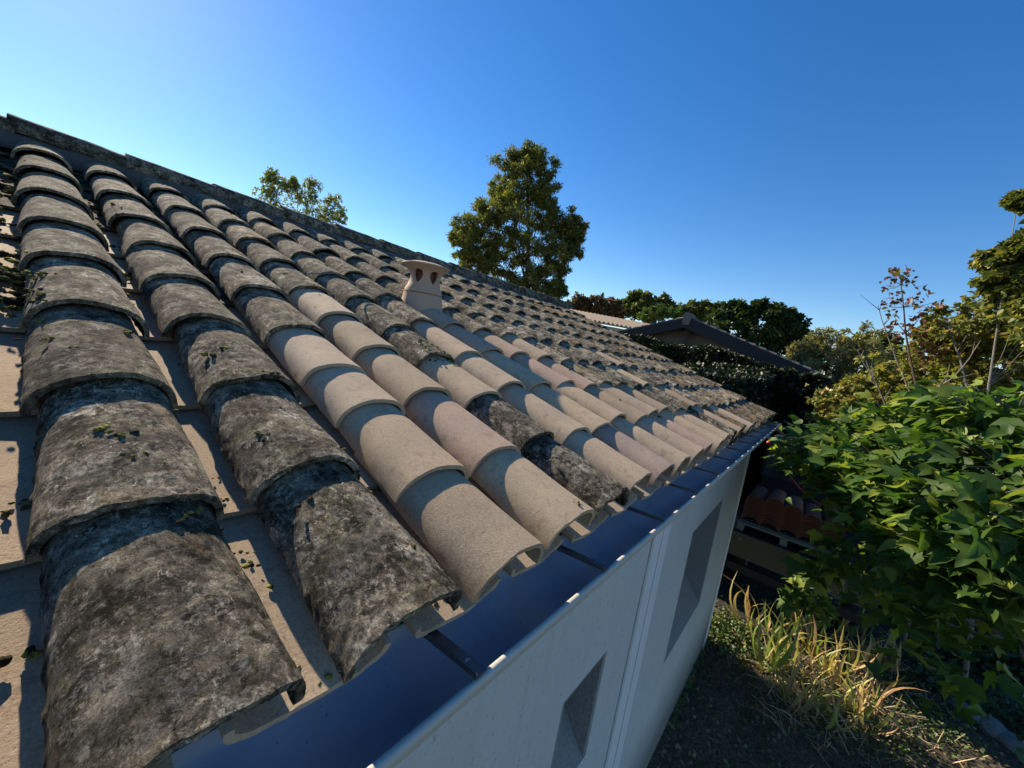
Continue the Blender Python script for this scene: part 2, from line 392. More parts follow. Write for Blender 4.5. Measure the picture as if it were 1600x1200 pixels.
PAN_OLD = [tile_mesh('pan_tile', M_OLD, 12, 5, s+60, wob=.006, chip=.003, **pk) for s in range(3)]
roof_o = empty('roof'); roof_o.parent = house; roof_o.location = HL
fronts = {0: [.002, .330, .680, 1.035, 1.40, 1.75, 2.17, 2.60, 3.05],
          1: [.001, .354, .691, 1.049, 1.39, 1.74, 2.13, 2.57, 3.02],
          2: [.002, .269, .57, .779, 1.06, 1.42, 1.80, 2.20, 2.62, 3.05],
          3: [.012, .292, .634, .957, 1.267, 1.565, 1.93, 2.30, 2.66, 3.03],
          4: [.018, .330, .605, .915, 1.21, 1.56, 1.90, 2.26, 2.63, 3.00],
          5: [.03, .32, .687, .984, 1.368, 1.72, 2.10, 2.55, 3.0],
          6: [.02, .33, .70, 1.07, 1.40, 1.78, 2.16, 2.58, 3.02]}
new_map = {2: 4, 3: 5, 5: 4, 6: 5, 7: 4, 8: 4, 9: 3, 10: 3, 11: 2, 12: 0, 13: 2}
special_new = {(4, 2), (12, 2), (13, 3), (15, 0), (21, 1)}
special_old = {(9, 2), (11, 1), (10, 2)}
TINTS = [(.44, .325, .205), (.47, .345, .21), (.42, .30, .195), (.45, .335, .22), (.35, .255, .155), (.49, .37, .21), (.43, .29, .20), (.40, .27, .19)]
def set_tile(name, me, X, s, lift, tilt, yaw_, roll_, color, par=None):
    o = bpy.data.objects.new(name, me)
    o.location = roof(X, s, lift)
    o.rotation_euler = (Matrix.Rotation(TH, 3, 'X') @ Matrix.Rotation(yaw_, 3, 'Z') @ Matrix.Rotation(-tilt, 3, 'X') @ Matrix.Rotation(roll_, 3, 'Y')).to_euler()
    o.color = (*color, 1); link(o, roof_o); return o
tiles = {}; cols = {}
for i in range(-5, 24):
    ss = fronts.get(i)
    if ss is None:
        off = random.uniform(0, .03); ss = [off+k*.345+random.uniform(-.02, .02) for k in range(6)]+[2.13+random.uniform(-.02, .02), 2.57+random.uniform(-.02, .02), 3.02+random.uniform(-.02, .02)]
    cols[i] = ss
    for k, s in enumerate(ss):
        new = ((k < new_map.get(i, 0)) or (i, k) in special_new) and (i, k) not in special_old
        P = roof(i*.25, s+.2); dist = (P-CAM).length
        nxt = ss[k+1]-s if k+1 < len(ss) else .34
        if new:
            me = random.choice(NEW_HI if dist < 2.2 else NEW_MD); c = random.choice(TINTS)
            c = tuple(x*random.uniform(.985, 1.015)*c_ for x, c_ in zip(c, [random.uniform(.88, 1.06)]*3))
            if (i, k) in ((6, 0),): c = (.29, .20, .17)
            if (i, k) in ((9, 0), (7, 2)): c = (.40, .26, .19)
            if (i, k) in ((2, 2), (2, 3), (3, 4)): c = (.45, .335, .225)
        else:
            me = random.choice(OLD_HI if dist < 1.5 else (OLD_MD if dist < 3.2 else OLD_LO))
            og = .0; mg = random.uniform(.0, .55)
            if i > 11 and s < 2.6: og = random.uniform(.0, .9) if random.random() < .55 else 0
            elif random.random() < .08 and i > 2: og = .35
            if i > 16: og = random.uniform(.2, 1)
            lt = random.uniform(.70, 1.2) if i > 11 else random.uniform(.75, 1.3) if i > 2 else random.uniform(.85, 1.2)
            if i in (-1, 0, 1): mg = random.uniform(.25, .6)
            c = (og, mg, lt)
        jx = random.uniform(-.006, .006) if i in fronts else random.uniform(-.012, .012)
        tiles[i, k] = set_tile('cover_tile', me, i*.25+jx, s, .012+random.uniform(-.002, .004), .0135/.42,
                               random.uniform(-.018, .018), random.uniform(-.025, .025), c)
        tiles[i, k]['new'] = new
for i in range(-5, 24):
    off = random.uniform(-.03, .0)
    for k in range(10):
        s = .01+off*.3+k*.37 if k else .012+random.uniform(-.006, .006)
        P = roof(i*.25+.125, s+.2)
        newp = (i <= 1 and k < 4) or (i in (2, 3, 4) and k < 3) or (5 <= i < 12 and k < 3) or (i <= 0 and k < 6)
        if newp:
            me = random.choice(PAN_NEW); c = random.choice([(.46, .335, .22), (.43, .315, .21), (.48, .355, .235)])
        else:
            me = random.choice(PAN_OLD); c = (.1, random.uniform(.1, .6), random.uniform(.7, .95))
        set_tile('pan_tile', me, i*.25+.125, s, .018, .014/.40, random.uniform(-.01, .01), random.uniform(-.02, .02), c)
for o in tiles.values():
    if 'new' in o: del o['new']
# ---- ridge
RID = [tile_mesh('ridge_tile', M_OLD, 26, 22, s+70, L=.50, a0=.118, a1=.108, b0=.105, b1=.097, t=.012, rough=.001, wob=.012, chip=.004) for s in range(4)]
RX = -2.94
while RX < 5.75:
    o = bpy.data.objects.new('ridge_tile', random.choice(RID))
    o.location = roof(0, 3.52, 0)+Vector((RX, .0, .052+random.uniform(-.004, .006)))
    o.rotation_euler = (Matrix.Rotation(-math.pi/2+random.uniform(-.012, .012), 3, 'Z') @ Matrix.Rotation(-.022, 3, 'X')).to_euler()
    o.color = (.1, random.uniform(.0, .4), random.uniform(.55, .8), 1); link(o, roof_o); RX += .47
def mortar():
    V = []; xs = np.arange(-3, 5.85, .03); prof = [(-.155, -.02), (-.140, .045), (-.105, .085), (0, .12), (.105, .085), (.150, .03)]
    c = roof(0, 3.52, 0)
    for x in xs:
        for (a, h) in prof:
            n_ = noise.noise(Vector((x*9, a*30, h*20))); V.append((x, c.y+a+.022*n_, c.z+h-.03+.018*noise.noise(Vector((x*14+5, a*30, 2)))))
    n = len(prof); Fq = [(i*n+j, i*n+j+1, (i+1)*n+j+1, (i+1)*n+j) for i in range(len(xs)-1) for j in range(n-1)]
    return mesh_np('ridge_mortar', V, Fq, M_MORTAR, True)
obj('ridge_mortar', mortar(), roof_o)
# ---- moss cushions and crumbs on the tiles
def blob_np(subdiv=1):
    bm = bmesh.new(); bmesh.ops.create_icosphere(bm, subdivisions=subdiv, radius=1)
    V = np.array([v.co[:] for v in bm.verts]); Fq = np.array([[v.index for v in f.verts] for f in bm.faces]); bm.free(); return V, Fq
def mat_moss():
    M = NT('dry moss', 1.0, .05); v = M.coords(world=True); n = M.noise(v, 220, 4, .7); n0 = M.noise(v, 9, 3)
    isl = M.n('ShaderNodeNewGeometry').outputs['Random Per Island']
    c = M.mix(M.ramp(isl, [(.25, 0), (.75, 1)]), (.060, .046, .026), (.38, .35, .09))
    c = M.mix(M.ramp(n, [(.4, .7), (.6, 0)]), c, (.02, .018, .01)); M.base(c); M.bump(n, 1, .006); return M.m
M_MOSS = mat_moss()
def moss(spots, name='moss', par=None, mat=None, crumb=False):
    bv, bf = blob_np(2); VV = []; FF = []; n = 0
    for (P, r, cnt, flat, nx) in spots:
        for q in range(cnt):
            c = P+Vector((random.gauss(0, r*nx), random.gauss(0, r*.8), random.gauss(0, r*.15*flat)))
            rr = r*random.uniform(.25, .6)
            W = bv*np.array([rr*random.uniform(.7, 1.5), rr*random.uniform(.7, 1.3), rr*random.uniform(.4, .9)])
            sd_ = random.uniform(0, 99)
            W = W*np.array([[1+.75*noise.noise(Vector((v[0]*3.2+sd_, v[1]*3.2, v[2]*3.2)))] for v in bv])
            a = random.uniform(0, 6.28); Rm = np.array([[math.cos(a), -math.sin(a), 0], [math.sin(a), math.cos(a), 0], [0, 0, 1]])
            Tm = np.array([[1, 0, 0], [0, cT, -sT], [0, sT, cT]]); VV.append(W@Rm.T@Tm.T+np.array(c)); FF.append(bf+n); n += len(bv)
    me = mesh_np(name, np.concatenate(VV), np.concatenate(FF), mat or M_MOSS, True)
    return obj(name, me, par, kind='stuff')
sp = []
def surf(i, s, x):   # a point on a cover tile's skin
    L_ = [q for q in cols[i] if q <= s+.002]; s0 = L_[-1] if L_ else 0.0; f = min(1, (s-s0)/.47)
    a = .105-.019*f; b_ = .082-.012*f; u_ = max(-.97, min(.97, x/a)); return roof(i*.25+x, s, .013-.0135/.42*(s-s0)+b_*(1-abs(u_)**2.35)**.40)
for i in range(-2, 8):                      # crumbs in the channels
    for k in range(40):
        s = random.uniform(.0, 3.2); big = (1.2 if s > 1.2 else .55)
        if i >= 2 and s < 1.2 and random.random() < .8: continue
        x = random.choice((-.012, .012, .03, -.03))+random.gauss(0, .012)
        sp.append((roof(i*.25+.125+x, s, -.022), .015*big*random.uniform(.4, 1.3), random.randint(2, 5), 1, 1))
for i in range(-1, 5):                      # cushions on the tiles
    for k in range(9 if i < 2 else 5):
        s = random.uniform(.15, 3.2)
        if i in (2, 3) and s < 1.3: continue
        sp.append((surf(i, s, random.uniform(-.085, .085)), .010*random.uniform(.5, 1.4), random.randint(2, 5), .5, 1))
for i in range(8, 24):
    for k in range(6): sp.append((surf(i, random.uniform(0, 3.3), random.uniform(-.08, .08)), .012, 2, .5, 1))
for q in range(26): sp.append((roof(-.125+random.gauss(0, .035), 1.40+random.gauss(0, .16), random.uniform(-.02, .03)), .016, 9, 1, 1.1))
for q in range(22): sp.append((surf(0, 1.2+random.gauss(0, .1), -.085+random.uniform(-.01, .02)), .009, 4, 1, 1))
for q in range(60): x = random.gauss(-.01, .03); s = .98+random.gauss(0, .055); sp.append((surf(4, s, x)+Vector((0, 0, .002)), .008, 4, .7, 1))
for (i, s, x) in ((0, .30, .03), (0, .20, .085), (0, .52, -.02), (0, .80, -.03), (0, .87, -.06), (0, .93, .05), (1, .47, -.05), (1, .83, -.06), (1, .86, -.03), (0, 1.25, -.05), (1, .10, .045), (3, .05, .02)):
    sp.append((surf(i, s, x), .010, 6, .5, 1))
moss(sp, 'moss', roof_o)
# ---- clay vent on the sixth column
def vent():
    M_V = NT('pale fired clay', .7, .3); v = M_V.coords(); n = M_V.noise(v, 8, 5); n2 = M_V.noise(v, 200, 3)
    M_V.base(M_V.mix(n, (.38, .26, .175), (.47, .33, .23))); M_V.bump(n2, .3, .0006); M_V = M_V.m
    M_VI = simple('red vent inner clay', (.16, .065, .045), .9)
    base = roof(1.50, 1.74, .025)
    r_ = empty('chimney_vent', base-Vector(house.location)); r_.parent = house; r_.scale = (1.0, 1.0, .75)
    b = MB(); prof = [(.150, -.07), (.142, -.02), (.132, .03), (.122, .09), (.119, .132), (.106, .132), (.108, .09), (.118, .03), (.13, -.07)]
    # skirt ring (closed lathe ring)
    n_ = 48; rings = [[b.bm.verts.new((r*math.cos(2*math.pi*k/n_), r*math.sin(2*math.pi*k/n_), z)) for k in range(n_)] for r, z in prof]
    for q, w in zip(rings, rings[1:]+rings[:1]):
        for k in range(n_): b.bm.faces.new((q[k], q[(k+1) % n_], w[(k+1) % n_], w[k]))
    b.build('collar', M_V, r_, smooth=True)
    b = MB(); prof = [(.112, .136), (.116, .142), (.114, .165), (.101, .200), (.093, .235), (.094, .265), (.102, .300), (.118, .330), (.140, .350), (.147, .358), (.145, .365), (.132, .368),
                      (.11, .362), (.094, .335), (.083, .300), (.080, .265), (.080, .235), (.088, .200), (.100, .165), (.102, .140)]
    rings = [[b.bm.verts.new((r*math.cos(2*math.pi*k/n_), r*math.sin(2*math.pi*k/n_), z)) for k in range(n_)] for r, z in prof]
    for q, w in zip(rings, rings[1:]+rings[:1]):
        for k in range(n_): b.bm.faces.new((q[k], q[(k+1) % n_], w[(k+1) % n_], w[k]))
    pot = b.build('pot', M_V, r_, smooth=True)
    # teardrop openings cut through the wall of the pot
    cuts = []
    for a in (R(-155), R(-95), R(-35), R(25), R(85), R(145)):
        c = MB(); pr = []
        for k in range(20):
            t = 2*math.pi*k/20; w = .031*math.sin(t)*(1+.45*math.cos(t)); pr.append((w, .268+.052*math.cos(t)))
        A = [c.bm.verts.new((.02, p[0]*.6, p[1])) for p in pr]; B = [c.bm.verts.new((.2, p[0]*1.25, p[1])) for p in pr]
        for k in range(20): c.bm.faces.new((A[k], A[(k+1) % 20], B[(k+1) % 20], B[k]))
        c.bm.faces.new(A[::-1]); c.bm.faces.new(B)
        co = c.build('cutter', None, r_, rot=(0, 0, a)); cuts.append(co)
        md = pot.modifiers.new('b', 'BOOLEAN'); md.object = co; md.operation = 'DIFFERENCE'; md.solver = 'EXACT'
    bpy.context.view_layer.update()
    dg = bpy.context.evaluated_depsgraph_get(); me = bpy.data.meshes.new_from_object(pot.evaluated_get(dg))
    pot.modifiers.clear(); pot.data = me
    for c in cuts: bpy.data.objects.remove(c, do_unlink=True)
    b = MB(); b.lathe([(.0865, .12), (.0835, .150), (.075, .20), (.066, .235), (.066, .27), (.07, .30), (.02, .345)][:6], 32); b.build('liner', M_VI, r_, smooth=True)
    b = MB(); b.lathe([(.131, .362), (.128, .371), (.09, .386), (.04, .395)], 40); b.build('cap', M_V, r_, smooth=True)
vent()
# ---- gutter
def gutter():
    cy, cz, r = -.012, -.045, .073; X0, X1 = -3.0, 5.88
    gt = empty('gutter'); gt.parent = house; gt.location = HL
    pts = [(cy+.073, cz+.03)]+[(cy+r*math.cos(a), cz+r*math.sin(a)) for a in [R(-x) for x in range(0, 181, 10)]]
    b = MB(); t = .002
    inner = [(cy+(p[0]-cy)*.97, cz+(p[1]-cz)*.97+(.0005)) for p in pts]
    b.prism(pts+inner[::-1], X0, X1); me = b.mesh('trough', M_GUT, True); obj('trough', me, gt)
    b = MB(); lip = (cy-r-.004, cz+.004)
    b.tube([(X0, lip[0], lip[1]), (X1, lip[0], lip[1])], .0075, 14); b.build('rolled_edge', M_LIP, gt, smooth=True)
    b = MB(); b.prism([(cy+(r+.003)*math.cos(a), cz+(r+.003)*math.sin(a)) for a in [R(-x) for x in range(95, 181, 8)]]+[(cy+(r+.001)*math.cos(a), cz+(r+.001)*math.sin(a)) for a in [R(-x) for x in range(180, 94, -8)]], X0, X1); b.build('outer_skin', M_LIP, gt, smooth=True)
    b = MB(); b.prism([(cy+r*math.cos(a)*.995, cz+r*math.sin(a)*.995) for a in [R(-x) for x in range(0, 181, 12)]], X1, X1+.003); b.build('stop_end', M_GUT, gt)
    X = -.57
    while X < 5.8:
        b = MB(); w = .012
        b.prism([(lip[0]-.002, lip[1]+.012), (lip[0]-.002, lip[1]+.016), (.050, -.032), (.050, -.038)], X-w, X+w)
        b.prism([(lip[0]-.002, lip[1]+.0165), (lip[0]+.0, lip[1]+.021), (.048, -.026), (.048, -.0315)], X-w, X-w+.003)
        br = b.build('bracket', M_BRK, gt)
        b = MB()
        b.lathe([(.005, 0), (.005, .004)], 8, (X+.002, lip[0]+.030, lip[1]+.0105)); b.lathe([(.004, 0), (.004, .003)], 8, (X+.002, lip[0]+.072, lip[1]+.003)); b.build('rivet', M_BOLT, br)
        X += .45
    for X in (1.9, 4.0):
        b = MB(); b.prism([(cy+r*1.03*math.cos(a), cz+r*1.03*math.sin(a)) for a in [R(-x) for x in range(0, 181, 12)]]+[(cy+r*.955*math.cos(a), cz+r*.955*math.sin(a)) for a in [R(-x) for x in range(180, -1, -12)]], X, X+.03); b.build('joint', M_GUT, gt)
gutter()
#@@REST
# ================================================================== foliage tools
def leaf_cloud(C, size, tmpl, up_bias=.4, out=None, droop=0.0, jit=.35):
    """one leaf (template tmpl: verts Nx3 along +y, faces) at every centre C"""
    n = len(C); tv, tf = tmpl; k = len(tv)
    nrm = rng.normal(size=(n, 3)); nrm /= np.linalg.norm(nrm, axis=1)[:, None]
    nrm[:, 2] = np.abs(nrm[:, 2])*(1-up_bias)+up_bias*1.3
    nrm /= np.linalg.norm(nrm, axis=1)[:, None]
    d = rng.normal(size=(n, 3))
    if out is not None: d = d*.7+out*1.2
    d[:, 2] -= droop
    d -= nrm*(d*nrm).sum(1)[:, None]; d /= np.linalg.norm(d, axis=1)[:, None]+1e-9
    s_ = np.cross(d, nrm)
    sz = size*(1+jit*rng.uniform(-1, 1, n))
    V = C[:, None, :]+sz[:, None, None]*(s_[:, None, :]*tv[None, :, 0:1]+d[:, None, :]*tv[None, :, 1:2]+nrm[:, None, :]*tv[None, :, 2:3])
    Fq = (np.arange(n)*k)[:, None, None]+tf[None]
    return V.reshape(-1, 3), Fq.reshape(-1, tf.shape[1])
T_DIA = (np.array([(0, 0, 0), (.32, .5, .07), (0, 1, -.05), (-.32, .5, .07)], float), np.array([(0, 1, 2), (0, 2, 3)]))
T_NAR = (np.array([(0, 0, 0), (.16, .45, .05), (0, 1, -.08), (-.16, .45, .05)], float), np.array([(0, 1, 2), (0, 2, 3)]))
T_OVAL = (np.array([(0, 0, 0), (.26, .22, .05), (.34, .52, .07), (0, 1, -.1), (-.34, .52, .07), (-.26, .22, .05)], float), np.array([(0, 1, 2), (0, 2, 3), (0, 3, 4), (0, 4, 5)]))
def lobed(bend=.25, fold=.12, skew=0):
    """three-lobed broad leaf"""
    o = [(0, 0), (.16, -.06), (.30, .02), (.40, .18), (.50, .36), (.60, .56), (.42, .54), (.27, .50), (.22, .58), (.20, .74), (.12, .90), (0, 1.06)]
    o = o+[(-x, y) for x, y in o[-2:0:-1]]; o = [(x*(1+skew*y), y) for x, y in o]
    pts = [(0, .38)]+o; V = [(x, y, fold*abs(x)*1.2-bend*(y**2)*.6-.35*bend*abs(x)**1.5+.015*math.sin(9*y+5*x)) for x, y in pts]
    n = len(o); return np.array(V, float), np.array([(0, 1+i, 1+(i+1) % n) for i in range(n)])
def ovate(bend=.3, fold=.15):
    o = [(0, 0), (.15, .02), (.29, .14), (.35, .32), (.30, .52), (.19, .74), (.07, .92), (0, 1.04)]; o = o+[(-x, y) for x, y in o[-2:0:-1]]
    pts = [(0, .35)]+o; V = [(x, y, fold*abs(x)-bend*y*y*.6) for x, y in pts]; n = len(o)
    return np.array(V, float), np.array([(0, 1+i, 1+(i+1) % n) for i in range(n)])
def mat_leaf(name, a, b, c=None, trans=.35, gloss=.45, spec=.35, cfrac=.1):
    """a..b: range of leaf colours, c: a rarer colour of some of the leaves"""
    M = NT(name, gloss, spec); g = M.n('ShaderNodeNewGeometry'); isl = g.outputs['Random Per Island']
    oi = M.n('ShaderNodeObjectInfo'); q = M.math('FRACT', M.math('ADD', isl, oi.outputs['Random']))
    colr = M.mix(q, a, b)
    if c:
        h = M.math('FRACT', M.math('MULTIPLY', q, 17.31)); colr = M.mix(M.ramp(h, [(1-cfrac-.02, 0), (1-cfrac, 1)]), colr, c)
    v = M.coords(world=True); n = M.noise(v, .9, 4); colr = M.mix(1.0, colr, M.ramp(n, [(.3, .72), (.7, 1.25)]), 'MULTIPLY')
    M.base(colr)
    tr = M.n('ShaderNodeBsdfTranslucent'); tc = M.mix(1.0, colr, (1.25, 1.35, .55), 'MULTIPLY'); M.l(tc, tr.inputs['Color'])
    mx = M.n('ShaderNodeMixShader'); mx.inputs[0].default_value = trans
    out = M.t.nodes['Material Output']; M.l(M.b.outputs[0], mx.inputs[1]); M.l(tr.outputs[0], mx.inputs[2]); M.l(mx.outputs[0], out.inputs['Surface'])
    return M.m
def mat_bark(name, c):
    M = NT(name, .95, .1); v = M.coords(world=True, scale=(1, 1, .25)); n = M.noise(v, 30, 6, .7)
    M.base(M.mix(n, tuple(x*.5 for x in c), tuple(x*1.5 for x in c))); M.bump(n, .8, .01); return M.m
BARK = mat_bark('brown bark', (.10, .075, .055)); BARK_G = mat_bark('grey bark', (.20, .18, .155))
L_OAK = mat_leaf('evergreen oak leaf', (.060, .085, .022), (.105, .135, .036), (.26, .22, .045), .32, .45, .35, .18)
L_OAKT = mat_leaf('broad evergreen leaf', (.085, .11, .03), (.14, .17, .045), (.34, .27, .06), .36, .5, .3, .2)
L_SML = mat_leaf('light green leaf', (.14, .18, .06), (.21, .24, .08), (.30, .28, .09), .45, cfrac=.2)
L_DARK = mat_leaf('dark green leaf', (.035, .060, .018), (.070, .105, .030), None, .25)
L_RED = mat_leaf('reddish brown leaf', (.085, .045, .03), (.14, .085, .05), (.10, .10, .04), .3, cfrac=.3)
L_PINE = mat_leaf('bright pine needle', (.07, .125, .025), (.11, .17, .04), None, .3)
L_OLV = mat_leaf('dry olive green leaf', (.17, .175, .08), (.26, .24, .11), (.36, .29, .15), .4, cfrac=.22)
L_YEL = mat_leaf('yellow green vine leaf', (.17, .20, .05), (.30, .29, .08), (.36, .24, .09), .42, cfrac=.18)
L_IVY = mat_leaf('shade darkened ivy leaf', (.010, .018, .007), (.024, .038, .012), (.09, .10, .025), .15, .5, cfrac=.03)  # leaf colours lowered to stand in for tree shade over the hedge
L_RUST = mat_leaf('russet leaf', (.15, .05, .035), (.24, .09, .055), (.12, .11, .04), .35, cfrac=.3)
L_BIG = mat_leaf('broad shrub leaf', (.042, .095, .022), (.105, .180, .034), (.24, .29, .05), .45, .5, .25, .22)
def blob_points(c, r, n, sq=(1, 1, 1), shell=.55):
    p = rng.normal(size=(n, 3)); p /= np.linalg.norm(p, axis=1)[:, None]
    rad = (shell+(1-shell)*rng.random(n))*(.75+.25*rng.random(n)); q = p*rad[:, None]*np.array(sq)*r
    return np.array(c)+q, p
def tree(name, base, clumps, leaf, n_per, size, tmpl, bark, label, cat='tree', group=None, trunk_r=.15, up_bias=.2, sub=9, subr=.42, spread=.95, limb_r=.3, droop=.1, top=None, shell=.3, kids=True, twigs=2):
    """clumps: list of (centre, radius[, squash]); each is broken into small sprays of leaves"""
    base = Vector(base); t = empty(name, base); tag(t, label, cat, group)
    Cs = []; Os = []; b = MB(); top = Vector(top) if top else max((Vector(c[0]) for c in clumps), key=lambda p: p.z)
    tp = [base+(top-base)*f+Vector((math.sin(f*5+base.x)*.12, math.cos(f*4+base.y)*.12, 0))*(top-base).length*.12*(f*(1-f)*4) for f in np.linspace(0, 1, 9)]
    b.tube([p-base for p in tp], [trunk_r*(1-f*.88) for f in np.linspace(0, 1, 9)], 8); b.build('trunk', bark, t, smooth=True)
    lb = MB()
    for c in clumps:
        ctr, r = Vector(c[0]), c[1]; sq = c[2] if len(c) > 2 else (1, 1, .85)
        hgt = (ctr.z-base.z)-r*.9; j = min(range(len(tp)), key=lambda i: abs(tp[i].z-base.z-max(hgt, 0)*.85))
        a = tp[j]; m_ = a.lerp(ctr, .5)+Vector((0, 0, -.08*(ctr-a).length)); rr = trunk_r*(1-j/8*.88)*limb_r*1.2
        lb.tube([a-base, m_-base, ctr-base], [rr, rr*.7, rr*.35], 5)
        for q in range(sub):
            d = rng.normal(size=3); d /= np.linalg.norm(d); sc = ctr+Vector(d*np.array(sq))*r*spread*random.uniform(.35, 1.0)
            sr = r*subr*random.uniform(.6, 1.2)
            if q < sub*.6 and twigs: lb.tube([ctr-base, (ctr.lerp(sc, .5))-base+Vector((0, 0, .05*r)), sc-base], [rr*.35, rr*.22, rr*.1], 4)
            p, o_ = blob_points(sc-base, sr, int(n_per*random.uniform(.7, 1.3)), sq, shell); Cs.append(p); Os.append(o_)
    lb.build('branch', bark, t, smooth=True)
    Cs = np.concatenate(Cs); Os = np.concatenate(Os)
    V, Fq = leaf_cloud(Cs, size, tmpl, up_bias, Os, droop); obj('crown', mesh_np('crown', V, Fq, leaf), t)
    return t
def cl(lst, d, r_scale=1):   # clumps from the directions they are seen in
    return [(tuple(at(u, v, d+dd)), r*d/F_PX*r_scale) for (u, v, dd, r) in lst]
# ------------------------------------------------------------------ far trees
oak = [(822, 246, 0, 17), (800, 262, .4, 24), (842, 262, -.3, 24), (822, 290, 0, 32), (790, 300, .6, 22), (852, 305, -.4, 22), (775, 325, 0, 26), (835, 335, .8, 32), (805, 345, -.8, 34),
       (745, 345, 0, 24), (870, 345, 0, 24), (722, 362, .3, 19), (765, 370, .6, 32), (885, 366, .4, 24), (897, 355, 0, 15), (815, 385, 0, 34), (860, 390, -.6, 30), (730, 385, -.4, 22), (775, 405, 0, 30),
       (895, 385, 0, 18), (825, 425, .4, 32), (865, 425, 0, 20), (850, 450, 0, 26), (740, 415, 0, 24), (790, 445, 0, 30), (868, 455, .3, 14)]
c = cl(oak, 20); bs = at(822, 700, 20); bs.z = -3.0
tree('oak_tree', bs, c, L_OAKT, 120, .15, T_NAR, BARK, 'tall tapering evergreen tree rising behind the roof ridge', trunk_r=.22, sub=30, subr=.36, spread=1.3, shell=.0, droop=.3, up_bias=.1)
for (lst, lab) in (([(418, 290, 0, 12), (430, 305, .5, 16), (412, 310, 0, 14), (442, 285, 0, 10), (426, 330, 0, 18), (424, 276, 0, 7)], 'leftmost slim light green treetop peeking over the roof ridge'),
                   ([(462, 298, 0, 12), (484, 305, 0, 15), (470, 318, .5, 16), (488, 294, 0, 10), (490, 330, 0, 18), (462, 340, 0, 16), (458, 288, 0, 6)], 'middle light green treetop peeking over the roof ridge'),
                   ([(522, 318, 0, 11), (515, 332, .5, 14), (532, 337, 0, 9), (505, 345, 0, 14), (520, 350, 0, 14)], 'small rightmost light green treetop peeking over the roof ridge')):
    c = [(a, r*1.0, (.85, .85, 1.25)) for a, r in cl(lst, 26)]; bs = at(lst[1][0], 700, 26); bs.z = -3
    tree('slender_tree', bs, c, L_SML, 20, .11, T_DIA, BARK_G, lab, group='treetops over the ridge at left', trunk_r=.06, sub=30, subr=.28, spread=1.3, shell=.0)
# distant belt of trees
def far_tree(lst, d, leaf, lab, n=70, size=.4, tm=T_DIA, bark=BARK, name='tree', **kw):
    c = cl(lst, d); u = sum(x[0] for x in lst)/len(lst); bs = at(u, 640, d); bs.z = -3.1
    return tree(name, bs, c, leaf, int(n*.6), size*.8, tm, bark, lab, trunk_r=.3, sub=22, subr=.36, spread=1.2, shell=0, **kw)
far_tree([(905, 474, 0, 14), (930, 472, 0, 14), (955, 477, 0, 13), (918, 480, 1, 14), (943, 488, 0, 14), (965, 488, 0, 12), (895, 484, 0, 12)], 45, L_RED, 'reddish brown bare-looking tree at the left end of the far treeline', n=90, size=.45)
far_tree([(990, 474, 0, 16), (1010, 470, 0, 13), (1030, 474, 0, 13), (1000, 488, 0, 18), (975, 484, 0, 12), (1045, 484, 0, 12), (1020, 490, 0, 14)], 50, L_OAK, 'round mid green tree behind the bright green pine', n=90, size=.5)
far_tree([(1015, 489, 0, 9), (1030, 486, 0, 9), (1045, 488, 0, 9), (1058, 491, 0, 7), (1005, 494, 0, 7), (1035, 494, 0, 9)], 34, L_PINE, 'low bright green umbrella pine above the small tiled roof', n=110, size=.2, tm=T_NAR, name='pine_tree')
far_tree([(1075, 484, 0, 12), (1095, 482, 0, 11), (1115, 484, 0, 12), (1065, 490, 0, 10), (1130, 490, 0, 14), (1100, 494, 0, 14)], 55, L_OAK, 'low green trees joining up behind the dark gable peak', n=90, size=.5)
far_tree([(1150, 486, 0, 16), (1175, 482, 0, 17), (1200, 486, 0, 17), (1225, 497, 0, 17), (1245, 513, 0, 16), (1255, 530, 0, 14), (1185, 510, 0, 26), (1140, 505, 0, 22), (1220, 528, 0, 24), (1160, 530, 0, 26), (1128, 492, 0, 14), (1245, 545, 0, 16), (1200, 555, 0, 26)], 30, L_DARK, 'big dark round tree behind the sloping dark fascia', n=130, size=.26, tm=T_OVAL)
far_tree([(1335, 540, 0, 12), (1365, 535, 0, 16), (1385, 545, 0, 16), (1350, 555, 0, 18), (1390, 570, 0, 18)], 34, L_DARK, 'dark green far tree behind the greyish olive bushes', n=110, size=.32)
# right hand bushes
def bush(lst, d, leaf, lab, n=110, size=.09, tm=T_DIA, name='bush', cat='bush', **kw):
    kw.update(sub=34, subr=.24, spread=1.75, shell=0, droop=.35); n = int(n*.30)
    c = cl(lst, d); u = sum(x[0] for x in lst)/len(lst); bs = at(u, 760, d); bs.z = -3.1
    return tree(name, bs, c, leaf, n, size, tm, BARK_G, lab, cat=cat, trunk_r=.03, **kw)
bush([(1255, 552, 0, 10), (1275, 545, 0, 16), (1300, 545, 0, 22), (1330, 540, 0, 20), (1290, 570, 0, 24), (1320, 575, 0, 26), (1350, 570, 0, 24), (1310, 605, 0, 24), (1345, 605, 0, 24), (1265, 568, 0, 10)], 16, L_OLV, 'feathery grey olive bush right of the dark fascia end', n=190, size=.12, tm=T_NAR, sub=12, shell=.1)
bush([(1400, 580, 0, 20), (1380, 600, 0, 20), (1420, 610, 0, 26), (1450, 590, 0, 26), (1360, 630, 0, 22), (1400, 640, 0, 24), (1440, 640, 0, 26), (1470, 560, 0, 20), (1330, 640, 0, 18), (1300, 635, 0, 16)], 10.5, L_YEL, 'sunlit yellow green vine thicket below the russet sapling', n=150, size=.085, sub=12, shell=.1)
